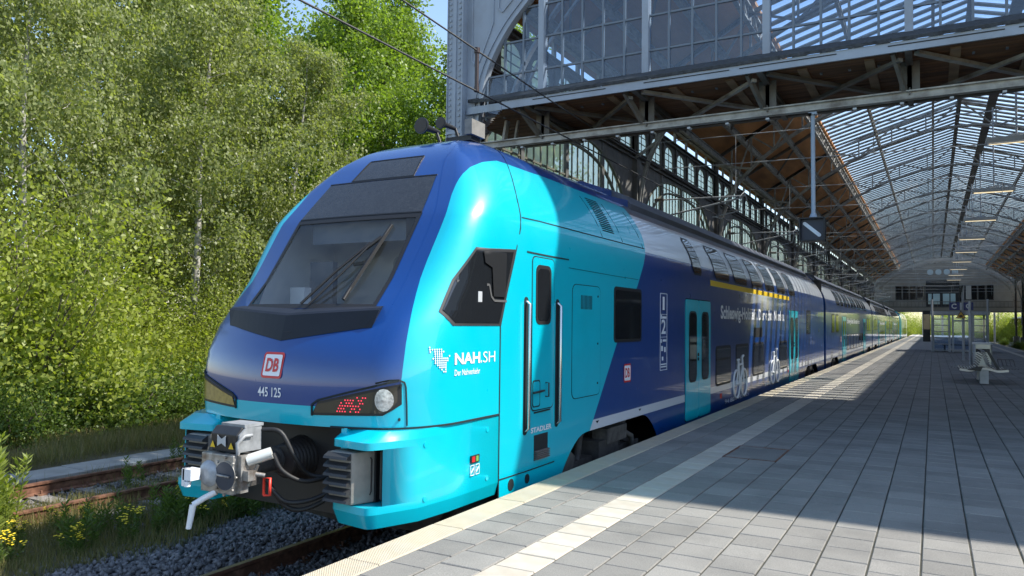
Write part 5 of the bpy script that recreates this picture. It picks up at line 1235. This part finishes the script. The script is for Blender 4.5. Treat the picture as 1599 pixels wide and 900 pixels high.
# litter bin
t = thing("litter_bin", (1.58, 33.0, 0), "pale metal litter bin standing behind the bench", "litter bin")
b = MB(); b.prism(rounded(1.28, 1.88, 32.6, 33.2, .1), 2, .08, .98); b.build("shell", mat("bin_shell", (.55, .58, .56), .25, metal=.3, var=.1), t)
b = MB(); b.prism(rounded(1.26, 1.90, 32.58, 33.22, .1), 2, .98, 1.05); b.build("lid", mat("bin_lid", (.7, .71, .72), .4), t)
b = MB(); b.box((1.36, 32.58, .70), (1.8, 32.60, .82)); b.build("slot", m_black, t)
b = MB(); b.box((1.34, 32.7, 0), (1.82, 33.1, .08)); b.build("foot", m_black, t)
b = MB(); b.tube([(1.22, 33.5, 0), (1.22, 33.5, 2.6)], .05, 10); tag(b.build("steel_post", m_galv), "thin grey steel post standing left of the litter bin", "post")
# sign mast with platform letters
t = thing("sign_mast", (1.28, 42.6, 0), "grey mast carrying two blue C signs and a warning triangle", "sign mast")
b = MB(); b.tube([(1.28, 42.6, 0), (1.28, 42.6, 3.6)], .06, 10); b.build("mast", m_galv, t)
for x0, x1 in ((.70, 1.14), (1.30, 1.70)):
    b = MB(); b.box((x0, 42.44, 2.42), (x1, 42.5, 2.80)); s_ = b.build("blue_sign", m_sign, t)
    lettering("sign_letter", "C", m_white, s_, lambda u, v, x0=x0: (x0 + .09 + u, 42.435, 2.49 + v), .21, .25, .03)
b = MB(); b.box((1.15, 42.45, 2.44), (1.21, 42.47, 2.78)); b.build("sign_field", mat("pale_sign_field", (.6, .63, .68), .5), t)
b = MB(); b.prism([(.96, 2.02), (1.40, 2.02), (1.18, 2.40)], 1, 42.36, 42.40); tri = b.build("warning_triangle", m_black, t)
b = MB(); b.prism([(1.005, 2.045), (1.355, 2.045), (1.18, 2.35)], 1, 42.352, 42.358); b.build("triangle_field", mat("triangle_orange", (.75, .40, .05), .5), tri)
b = MB(); b.prism(rounded(1.11, 1.25, 2.08, 2.18, .03), 1, 42.345, 42.351); b.build("triangle_symbol", m_black, tri)
b = MB(); b.box((1.40, 42.4, 2.95), (1.62, 42.6, 3.6)); b.build("equipment_box", m_lampw, t)
b = MB(); b.tube([(1.18, 42.55, 2.85), (1.14, 42.5, 3.1), (1.2, 42.5, 3.4), (1.26, 42.5, 3.6)], .04, 8); b.box((1.1, 42.4, 3.3), (1.24, 42.6, 3.5)); b.build("camera", m_bplast, t)
# glazed waiting shelter
SX0, SX1, SY0, SY1 = .0, 2.95, 55.6, 59.0
t = thing("waiting_shelter", ((SX0 + SX1) / 2, SY0, 0), "glazed grey waiting shelter on the platform under the C signs", "shelter")
b = MB(); b.box((SX0 - .15, SY0 - .15, 2.38), (SX1 + .15, SY1 + .15, 2.6)); b.build("roof", m_galv, t)
for (x0, x1) in ((SX0, SX0 + .9), (SX1 - .75, SX1)):
    b = MB()
    for x in (x0, x1): b.box((x - .06, SY0 - .06, 0), (x + .06, SY0 + .06, 2.38))
    for z in (.1, .5, .9, 1.3, 1.7, 2.1): b.box((x0 + .06, SY0 - .03, z - .025), (x1 - .06, SY0 + .03, z + .025))
    w_ = b.build("panel_frame", m_galv, t)
    for z in (.1, .5, .9, 1.3, 1.7): b = MB(); b.box((x0 + .07, SY0 - .008, z + .025), (x1 - .07, SY0 + .0, z + .375)); b.build("pane", m_hglass, w_)
b = MB(); b.box((SX0 + 1.05, SY0 - .05, 0), (SX0 + 1.15, SY0 + .05, 2.38)); b.box((SX0 + 2.05, SY0 - .05, 0), (SX0 + 2.15, SY0 + .05, 2.38)); b.box((SX0 + 1.15, SY0 - .03, 1.95), (SX0 + 2.05, SY0 + .03, 2.05)); b.box((SX0 + 1.15, SY0 - .03, .05), (SX0 + 2.05, SY0 + .03, .15)); d_ = b.build("door_frame", m_galv, t)
b = MB(); b.box((SX0 + 1.16, SY0 - .006, .16), (SX0 + 2.04, SY0 + .002, 1.94)); b.build("door_pane", m_hglass, d_)
for x in (SX0, SX1):
    b = MB(); b.box((x - .06, SY1 - .06, 0), (x + .06, SY1 + .06, 2.38)); b.build("corner_post", m_galv, t)
    b = MB(); b.box((x - .005, SY0 + .07, .15), (x + .005, SY1 - .07, 2.3)); b.build("side_pane", m_hglass, t)
b = MB(); b.box((SX0 + .06, SY1 - .005, .15), (SX1 - .06, SY1 + .005, 2.3)); b.build("rear_pane", m_hglass, t)
b = MB(); b.box((SX0 + .5, SY0 + 1.5, .4), (SX1 - .5, SY0 + 1.9, .46)); b.box((SX0 + .6, SY0 + 1.65, 0), (SX0 + .7, SY0 + 1.75, .4)); b.box((SX1 - .7, SY0 + 1.65, 0), (SX1 - .6, SY0 + 1.75, .4)); b.build("shelter_seat", m_black, t)
for i, x in enumerate((SX0 - .05, SX1 + .02)): b = MB(); b.tube([(x, SY0 - .35, 0), (x, SY0 - .35, 3.35)], .06, 10); tag(b.build("stay_post", m_galv), "tall thin post at the %s corner of the glazed shelter" % ("left" if i == 0 else "right"), "post")
t = thing("lift_tower", (-.6, 92, 0), "narrow dark lift tower far along the platform, left of the shelter", "lift")
b = MB(); b.box((-.95, 92, .0), (-.25, 94, 3.3)); b.build("cabinet", m_bplast, t); b = MB(); b.box((-.9, 91.985, 1.3), (-.3, 91.999, 2.9)); b.build("front_glass", m_dglass, t)

# bridge building closing the hall
YB = YE + 1.0
t = thing("bridge_building", (XC, YB, 3.9), "pale cross-platform bridge building closing the far end of the hall", "building")
m_pl = mat("bridge_render", (.34, .32, .28), .85, var=.1, vscale=1)
b = MB(); b.box((-9, YB, 4.0), (14, YB + 5, 5.6)); b.box((-9, YB, 7.9), (14, YB + 5, 13.2)); b.box((-9, YB, 5.6), (-5.1, YB + 5, 7.9)); b.box((7.9, YB, 5.6), (14, YB + 5, 7.9)); b.box((-1.2, YB + .4, 5.6), (-.9, YB + 5, 7.9)); b.box((3.5, YB + .4, 5.6), (3.8, YB + 5, 7.9)); b.build("wall", m_pl, t)
b = MB(); b.box((-9, YB - .2, 3.85), (14, YB + 5.2, 4.0)); b.box((-9, YB - .3, 4.5), (14, YB - .2, 4.62)); b.box((-9, YB - .3, 5.35), (14, YB - .2, 5.42)); b.build("cornice", m_steelp, t)
b = MB(); 
for k in range(46): b.box((-8.9 + k * .5, YB - .27, 4.62), (-8.86 + k * .5, YB - .23, 5.35))
o = b.build("railing", m_steelp, t); o["kind"] = "stuff"
b = MB(); b.box((-.9, YB - .1, 4.6), (3.5, YB + .3, 8.6)); ce = b.build("lift_block", m_bplast, t)
for i, (x0, x1) in enumerate(((-.6, -.15), (.05, .95), (1.35, 2.2), (2.35, 3.0))): b = MB(); b.box((x0, YB - .12, 5.0), (x1, YB - .105, 6.6)); b.build("window", mat("daylight_tint_window", (.45, .62, .66), .1), ce)  # daylight in these windows is put into the pale colour
for (x0, x1) in ((-5.1, -1.2), (3.8, 7.9)):
    for k in range(4):
        a = x0 + (x1 - x0) * k / 4; c = x0 + (x1 - x0) * (k + 1) / 4
        f = MB(); f.box((a, YB + .05, 5.6), (a + .1, YB + .12, 7.9)); f.box((c - .1, YB + .05, 5.6), (c, YB + .12, 7.9)); f.box((a + .1, YB + .05, 5.6), (c - .1, YB + .12, 5.7)); f.box((a + .1, YB + .05, 7.8), (c - .1, YB + .12, 7.9)); f = f.build("window", m_steelp, t)
        b = MB(); b.box((a + .1, YB + .1, 5.7), (c - .1, YB + .11, 7.8)); b.build("pane", m_dglass, f)
for k in range(4): b = MB(); b.prism(rounded(-.7 + k * 1.1, .1 + k * 1.1, 9.5, 10.3, .3), 1, YB - .03, YB - .01); b.build("round_window", mat("daylight_tint_round", (.6, .72, .75), .2), t)  # round windows, their daylight painted as a pale tone
# right: next platform, plants, far things under the bridge
b = MB(); b.box((12.5, 20, -1.2), (17, 230, -.2)); structure(b.build("neighbouring_platform", m_conc))
for k in range(6): b = MB(); b.ibeam((14.5, 60 + k * 22, -.2), (14.5, 60 + k * 22, 3.2), .2, .2, .02); tag(b.build("platform_post", m_galv), "slim grey roof post on the neighbouring platform", "post", "roof posts on the neighbouring platform")
b = MB(); b.box((12.6, 55, 3.2), (16.6, 200, 3.4)); tag(b.build("platform_canopy", m_lampw), "flat pale canopy over the neighbouring platform", "canopy")
# ------------------------------------------------------------------ vegetation
def quads(P, N1, size, asp=.6):
    """leaf quads at P (n,3); N1 leaf axis; kite shaped"""
    n = len(P); a = N1 / (np.linalg.norm(N1, axis=1, keepdims=True) + 1e-9); r = nrs.normal(size=(n, 3)); b = np.cross(a, r); b /= np.linalg.norm(b, axis=1, keepdims=True) + 1e-9
    s = size[:, None] if hasattr(size, '__len__') else size
    V = np.stack([P, P + a * s * .5 + b * s * asp * .5, P + a * s, P + a * s * .5 - b * s * asp * .5], 1)
    return V.reshape(-1, 3), np.arange(n * 4).reshape(n, 4)
def limb(b, p, d, L, r, depth, ends, rg, droop=0.):
    pts = [Vector(p)]; d = Vector(d).normalized(); rs = [r]
    for i in range(4):
        d = (d + Vector((rg.uniform(-.22, .22), rg.uniform(-.22, .22), rg.uniform(-.1, .16) - droop))).normalized(); pts.append(pts[-1] + d * L / 4); rs.append(r * (1 - .18 * (i + 1)))
        if depth > 0 and i >= 1:
            for _ in range(2 if depth > 1 else 1):
                e = (d + Vector((rg.uniform(-1, 1), rg.uniform(-1, 1), rg.uniform(-.2, .6)))).normalized(); limb(b, pts[-1], e, L * rg.uniform(.45, .65), rs[-1] * .55, depth - 1, ends, rg, droop)
        if depth <= 1: ends.append(pts[-1])
    b.tube(pts, rs, 6 if r > .05 else 4, False)
def tree_meshes(name, seed, H, spread, mt, bark, kind, nleaf, leaf):
    rg = random.Random(seed); b = MB(); ends = []
    tp = [Vector((0, 0, 0))]; d = Vector((rg.uniform(-.06, .06), rg.uniform(-.06, .06), 1)); n = 9; rs = []
    for i in range(n): tp.append(tp[-1] + d * H / n * .96); d = (d + Vector((rg.uniform(-.08, .08), rg.uniform(-.08, .08), .1))).normalized()
    R0 = H * .011; rs = [R0 * (1.25 if i == 0 else 1) * (1 - .85 * i / n) for i in range(n + 1)]; b.tube(tp, rs, 9)
    lo = .16 if kind == 'birch' else .10
    nb = 26
    for i in range(nb):
        t = lo + (1 - lo) * (i + .5) / nb; q = t * n; k = min(n - 1, int(q)); p = tp[k].lerp(tp[k + 1], q - k); a = i * 2.4 + rg.uniform(-.4, .4)
        w = spread * (1 - .75 * max(0, (t - .35) / .65) ** 1.2) * (.6 + .4 * min(1, t / .35)) * rg.uniform(.75, 1.1)
        e = .55 if kind == 'birch' else .8
        limb(b, p, (math.cos(a), math.sin(a), e * rg.uniform(.5, 1.3)), w, R0 * .30 * (1.1 - t), 1, ends, rg, .05 if kind == 'birch' else -.02)
    for i in range(5): ends.append(tp[-1] - Vector((0, 0, i * .5)))
    E = np.array([tuple(e) for e in ends]); ne = len(E); cnt = max(1, nleaf // ne)
    P = []; A = []
    for e in E:
        if kind == 'birch':
            ns = 7
            for s_ in range(ns):
                ang = nrs.uniform(0, 6.28); l = nrs.uniform(.6, 1.9); m = cnt // ns + 1; off = nrs.uniform(0, .75); u = nrs.uniform(0, 1, m)
                x = e[0] + math.cos(ang) * (off + .25 * u) + nrs.normal(0, .09, m); y = e[1] + math.sin(ang) * (off + .25 * u) + nrs.normal(0, .09, m); z = e[2] + .35 * np.sin(u * 2.2) - l * u ** 1.3 + nrs.normal(0, .08, m)
                P.append(np.stack([x, y, z], -1)); A.append(np.stack([nrs.normal(0, .5, m), nrs.normal(0, .5, m), nrs.normal(-.7, .4, m)], -1))
        else:
            for s_ in range(3):
                m = cnt // 3 + 1; c = e + nrs.normal(0, .38, 3) * (1, 1, .7); rad = nrs.uniform(.3, .6); v = nrs.normal(0, 1, (m, 3)); v /= np.linalg.norm(v, axis=1, keepdims=True); rr_ = rad * nrs.uniform(.35, 1, (m, 1)) ** .5
                P.append(c + v * rr_ * (1.1, 1.1, .8)); A.append(v * .7 + nrs.normal(0, .5, (m, 3)) + (0, 0, -.15))
    P = np.concatenate(P); A = np.concatenate(A); V, F = quads(P, A, nrs.uniform(leaf * .7, leaf * 1.3, len(P)), .7)
    return b.mesh(name + "_trunk", bark), fastmesh(name + "_crown", V, F, mt)
def plant_tree(nm, ms, x, y, rot, s, label, cat="tree", group=None, z=-1.02, parts=("trunk", "crown")):
    t = thing(nm, (x, y, z), label, cat, group); t.rotation_euler = (0, 0, rot); t.scale = (s, s, s * rnd.uniform(.95, 1.06))
    for m_, pn in zip(ms, parts):
        o = bpy.data.objects.new(pn, m_); col.objects.link(o); o.parent = t
        if pn == 'flowers': o['kind'] = 'stuff'
    return t
BI = [tree_meshes("birch%d" % i, 40 + i, 15.5, 3.6, m_birch, m_bark, 'birch', 34000, .125) for i in range(3)]
MA = [tree_meshes("maple%d" % i, 80 + i, 17.0, 3.5, m_maple, m_bark2, 'maple', 32000, .15) for i in range(2)]
births = [(-25, 9.5, 1.02, "birch at the far left edge, its crown cut by the frame"), (-20.8, 11.2, .86, "drooping birch behind the left shrubs, front row"), (-25.5, 15.5, 1.08, "tall drooping birch with pale leaning trunk, second from the left"), (-20.3, 15.8, .9, "drooping birch left of the train's windscreen, front row"),
          (-26, 21.5, 1.12, "tall birch behind the middle of the tree row"), (-30, 11, 1.15, "birch far back at the upper left"), (-20.2, 19.6, .86, "short drooping birch just left of the train's nose"), (-31, 18.5, 1.2, "birch far back behind the middle birches")]
for i, (x, y, s, lb) in enumerate(births): plant_tree("birch_tree", BI[i % 3], x, y, i * 1.9, s, lb, group="birches in the thicket left of the tracks")
maps = [(-21.5, 24.0, 1.0, "bright green leafy tree just right of the birches"), (-23.5, 29.0, 1.1, "tall bright green tree behind the cab roof"), (-19.3, 28.3, .95, "bright green tree beside the hall's gable pillar"), (-27, 35, 1.2, "large green tree at the back next to the hall"), (-17.0, 31.5, .9, "dense green tree tucked behind the gable pillar"), (-29, 26, 1.2, "tall green tree far back between birches and hall")]
for i, (x, y, s, lb) in enumerate(maps): plant_tree("maple_tree", MA[i % 2], x, y, i * 2.3 + .5, s, lb, group="green trees beside the hall")
for i, (x, y, s) in enumerate([(-36, 25, 1.3), (-36, 38, 1.35), (-40, 32, 1.4)]):
    plant_tree("backdrop_tree", MA[i % 2], x, y, i * 1.3, s, "tree in the rearmost row of the thicket", group="rearmost trees of the thicket")
def shrub_meshes(seed, H, W, n, leaf, mt=None):
    rg = random.Random(seed); b = MB(); ends = []
    for i in range(16):
        a = i * 2.39; limb(b, (math.cos(a) * W * .25 * rg.random(), math.sin(a) * W * .25 * rg.random(), 0), (math.cos(a) * .5, math.sin(a) * .5, 1), H * rg.uniform(.6, .95), .03, 1, ends, rg)
    E = np.array([tuple(e) for e in ends]); E = np.concatenate([E, E * (1.05, 1.05, .55), E * (1.15, 1.15, .28)]); cnt = n // len(E) + 1; P = []; A = []
    for e in E:
        v = nrs.normal(0, 1, (cnt, 3)); c = e + nrs.normal(0, .18, 3); P.append(c + v * (.24, .24, .26)); A.append(v * .5 + nrs.normal(0, .5, (cnt, 3)) + (0, 0, .25))
    P = np.concatenate(P); A = np.concatenate(A); P[:, 2] = np.abs(P[:, 2]); V, F = quads(P, A, nrs.uniform(leaf * .7, leaf * 1.3, len(P)), .65)
    return b.mesh("shrub_stems", m_bark2), fastmesh("shrub_leaves", V, F, mt or m_shrub)
SH = [shrub_meshes(5 + i, 3.3, 2.2, 26000, .078) for i in range(3)]
SHD = shrub_meshes(9, 1.2, 1.8, 7000, .09, m_weed)
k = 0
ORD = "first second third fourth fifth sixth seventh eighth ninth tenth eleventh twelfth thirteenth fourteenth".split()
def inframe(x, y): q = pix((x, y, 0)); return q is not None and q[0] > -40
nf = nbk = nl = 0
for i in range(13):
    y = 6.0 + i * 1.75; x = -18.6 + .5 * math.sin(i * 1.7)
    if inframe(x, y): nf += 1
    else: continue
    plant_tree("shrub", SH[i % 3], x, y, i * 1.1, (1.55 if i in (1, 2) else .62 + .5 * rnd.random()), ORD[nf - 1] + " yellow-green shrub from the left in the front shrub row", "shrub", "yellow-green shrubs in front of the birches", parts=("stems", "foliage"))
    plant_tree("shrub", SH[(i + 1) % 3], x - 1.9, y + .8, i * 2.1, .95 + .65 * rnd.random(), ORD[nf - 1] + " taller shrub from the left, behind the front shrub row", "shrub", "taller shrubs behind the front row", parts=("stems", "foliage"))
for i in range(14):
    if not inframe(-16.6, 7.2 + i * 1.35): continue
    nl += 1
    plant_tree("low_bush", SHD, -16.6 + .4 * math.sin(i * 2.2), 7.2 + i * 1.35, i * 1.7, .7 + .35 * rnd.random(), ORD[nl - 1] + " dark low bush from the left at the shrubs' foot", "bush", "dark low bushes at the foot of the shrubs", parts=("stems", "foliage"))
# grass and weeds
def grass(n, xr, yr, h0, h1, z0, mask=None):
    X = nrs.uniform(*xr, n); Y = nrs.uniform(*yr, n)
    if mask is not None: k_ = mask(X, Y); X, Y = X[k_], Y[k_]; n = len(X)
    P = np.stack([X, Y, np.full(n, z0)], -1); A = np.stack([nrs.normal(0, .28, n), nrs.normal(0, .28, n), np.ones(n)], -1); h = nrs.uniform(h0, h1, n)
    return quads(P, A, h, .028)
clump = lambda X, Y: (np.sin(X * 2.1 + Y * .7) + np.sin(Y * 1.9 - X) + nrs.uniform(-1, 1, len(X))) > -.2
g1 = grass(70000, (-17, -13.4), (5.5, 20), .10, .42, -1.03, clump); g2 = grass(52000, (-10.4, -7.2), (2.4, 10.5), .06, .30, -1.02, lambda X, Y: (X < -7.6 - .25 * np.sin(Y * 2)) & clump(X, Y)); g4 = grass(26000, (-9.6, -7.7), (1.8, 5.8), .05, .22, -1.02); g3 = grass(7000, (-12.2, -9.6), (3, 14), .06, .25, -1.0, clump)
V = np.concatenate([g1[0], g2[0], g3[0], g4[0]]); F = np.arange(len(V)).reshape(-1, 4)
tag(link("trackside_grass", fastmesh("trackside_grass", V, F, m_grass)), "dry grass growing beside and between the tracks", "grass", kind="stuff")
def weed_meshes(seed, H, nst, flower, spread=.18, leaf=.10, lm=None):
    rg = random.Random(seed); b = MB(); P = []; A = []; fl = MB()
    for s in range(nst):
        a = rg.uniform(0, 6.28); r = spread * math.sqrt(rg.random()); base = Vector((r * math.cos(a), r * math.sin(a), 0)); h = H * rg.uniform(.65, 1.1); tip = base + Vector((rg.uniform(-.15, .15) * h, rg.uniform(-.15, .15) * h, h)); mid = base.lerp(tip, .5) + Vector((rg.uniform(-.03, .03), rg.uniform(-.03, .03), 0))
        b.tube([base, mid, tip], [.006, .005, .003], 4, False); m = int(46 * h / .7)
        for k_ in range(m):
            t = .12 + .88 * k_ / m; p = base.lerp(mid, t * 2) if t < .5 else mid.lerp(tip, t * 2 - 1); an = k_ * 2.4; P.append(tuple(p)); A.append((math.cos(an), math.sin(an), .45 + .5 * t))
        if flower:
            for q in range(9):
                c = tip + Vector((rg.gauss(0, .05), rg.gauss(0, .05), rg.uniform(-.03, .06))); 
                b.tube([tip - Vector((0, 0, .07)), c], .003, 3, False)
                fl.add([c + Vector((.022 * math.cos(u), .022 * math.sin(u), .006 * (i % 2))) for i, u in enumerate(np.linspace(0, 6.283, 9)[:-1])] + [c + Vector((0, 0, .015))], [(i, (i + 1) % 8, 8) for i in range(8)])
    V, F = quads(np.array(P), np.array(A), nrs.uniform(leaf * .7, leaf * 1.2, len(P)), .24)
    out = [b.mesh("weed_stems", m_weed), fastmesh("weed_leaves", V, F, lm or m_weed)]
    if flower: out.append(fl.mesh("weed_flowers", m_flower))
    return out
WF = [weed_meshes(3 + i, .62, 7, True) for i in range(3)]; WG = [weed_meshes(20, .95, 12, False, .25, .13, m_gold), weed_meshes(21, .6, 9, False, .22, .11)]
spots = [(-8.35, 7.3), (-8.1, 6.9), (-8.55, 7.9), (-8.0, 6.5), (-8.2, 7.6), (-9.0, 7.6), (-9.05, 8.2), (-8.6, 6.6), (-8.05, 7.9), (-8.3, 8.5), (-9.4, 7.2), (-7.95, 8.4), (-8.2, 5.6), (-8.9, 4.7), (-8.45, 4.4), (-9.2, 5.3), (-8.75, 5.5), (-8.1, 4.9), (-8.6, 3.9), (-9.5, 8.4), (-8.45, 9.1), (-8.0, 9.3), (-8.0, 10.0), (-10.9, 8.6)]
for i, (x, y) in enumerate(spots):
    plant_tree("flowering_weed", WF[i % 3], x + rnd.uniform(-.1, .1), y + rnd.uniform(-.1, .1), i * 1.3, (rnd.uniform(.42, .62) if y < 7.25 else rnd.uniform(.7, 1.0)), "yellow-flowered weed growing between the disused track and the train", "weed", "yellow-flowered weeds beside the train", parts=("stems", "leaves", "flowers"))
for i in range(26):
    x, y = -8.45 + rnd.gauss(0, .28), 6.7 + rnd.gauss(0, .75)
    plant_tree("green_weed", WG[1], x, y, i * 2.1, rnd.uniform(.45, .9), "leafy green weed among the yellow flowers beside the train", "weed", "green weeds beside the train", parts=("stems", "leaves"))
for i, (x, y, s) in enumerate([(-9.55, 4.55, 1.0), (-9.9, 4.75, 1.15), (-9.75, 4.95, .95), (-10.1, 4.95, 1.2), (-9.5, 4.3, .85), (-9.35, 4.75, .7), (-10.15, 4.6, 1.1)]):
    plant_tree("tall_weed", WG[0], x, y, i * .9, s, "tall sunlit goldenrod-like weed at the lower left edge", "weed", "tall sunlit weeds at the left edge", parts=("stems", "leaves"))
for i, (x, y) in enumerate([(-10.75, 7.4), (-12.0, 9.2), (-10.4, 8.3)]): plant_tree("green_weed", WG[1], x, y, i, .7, ["single weed standing between the rusty rails", "single weed in front of the cable trough", "small weed beside the nearer rusty rail"][i], "weed", parts=("stems", "leaves"))
# far greenery at the right and under the bridge
for i, (x, y, s) in enumerate([(22, 120, 1.0), (27, 135, 1.1), (20, 160, 1.0), (30, 108, 1.0), (2, 230, 1.3), (-8, 240, 1.3), (12, 250, 1.3), (24, 210, 1.2)]):
    plant_tree("distant_tree", MA[i % 2], x, y, i, s * .7, "green tree in the distance beyond the right side of the hall", "tree", "distant trees beyond the hall", parts=("trunk", "crown"))
for i in range(12):
    plant_tree("trackside_bush", SHD if i % 2 else SH[0], 9.6 + rnd.uniform(-.6, 1.2), 62 + i * 7, i, .55 if i % 2 else .28, "low sunlit plant beside the right-hand track", "bush", "low plants beside the right-hand track", parts=("stems", "foliage"))

for i in range(18):
    plant_tree("distant_shrub", SH[i % 3], -24 + i * 3.1, 172 + 9 * math.sin(i * 2.1), i, 1.3 + .5 * rnd.random(), "distant shrub seen beyond the hall under the bridge building", "shrub", "distant shrubs beyond the hall", parts=("stems", "foliage"))
for i, (x, y) in enumerate([(-1.5, 150), (1.5, 158), (9, 150), (10.5, 165)]):
    b = MB(); b.ibeam((x, y, -1), (x, y, 7), .3, .3, .03); b.beam((x - 1.6, y, 6.2), (x + 1.6, y, 6.2), .1, .1); tag(b.build("catenary_mast", m_galv), "distant grey overhead-line mast beyond the bridge building", "mast", "masts beyond the bridge building")
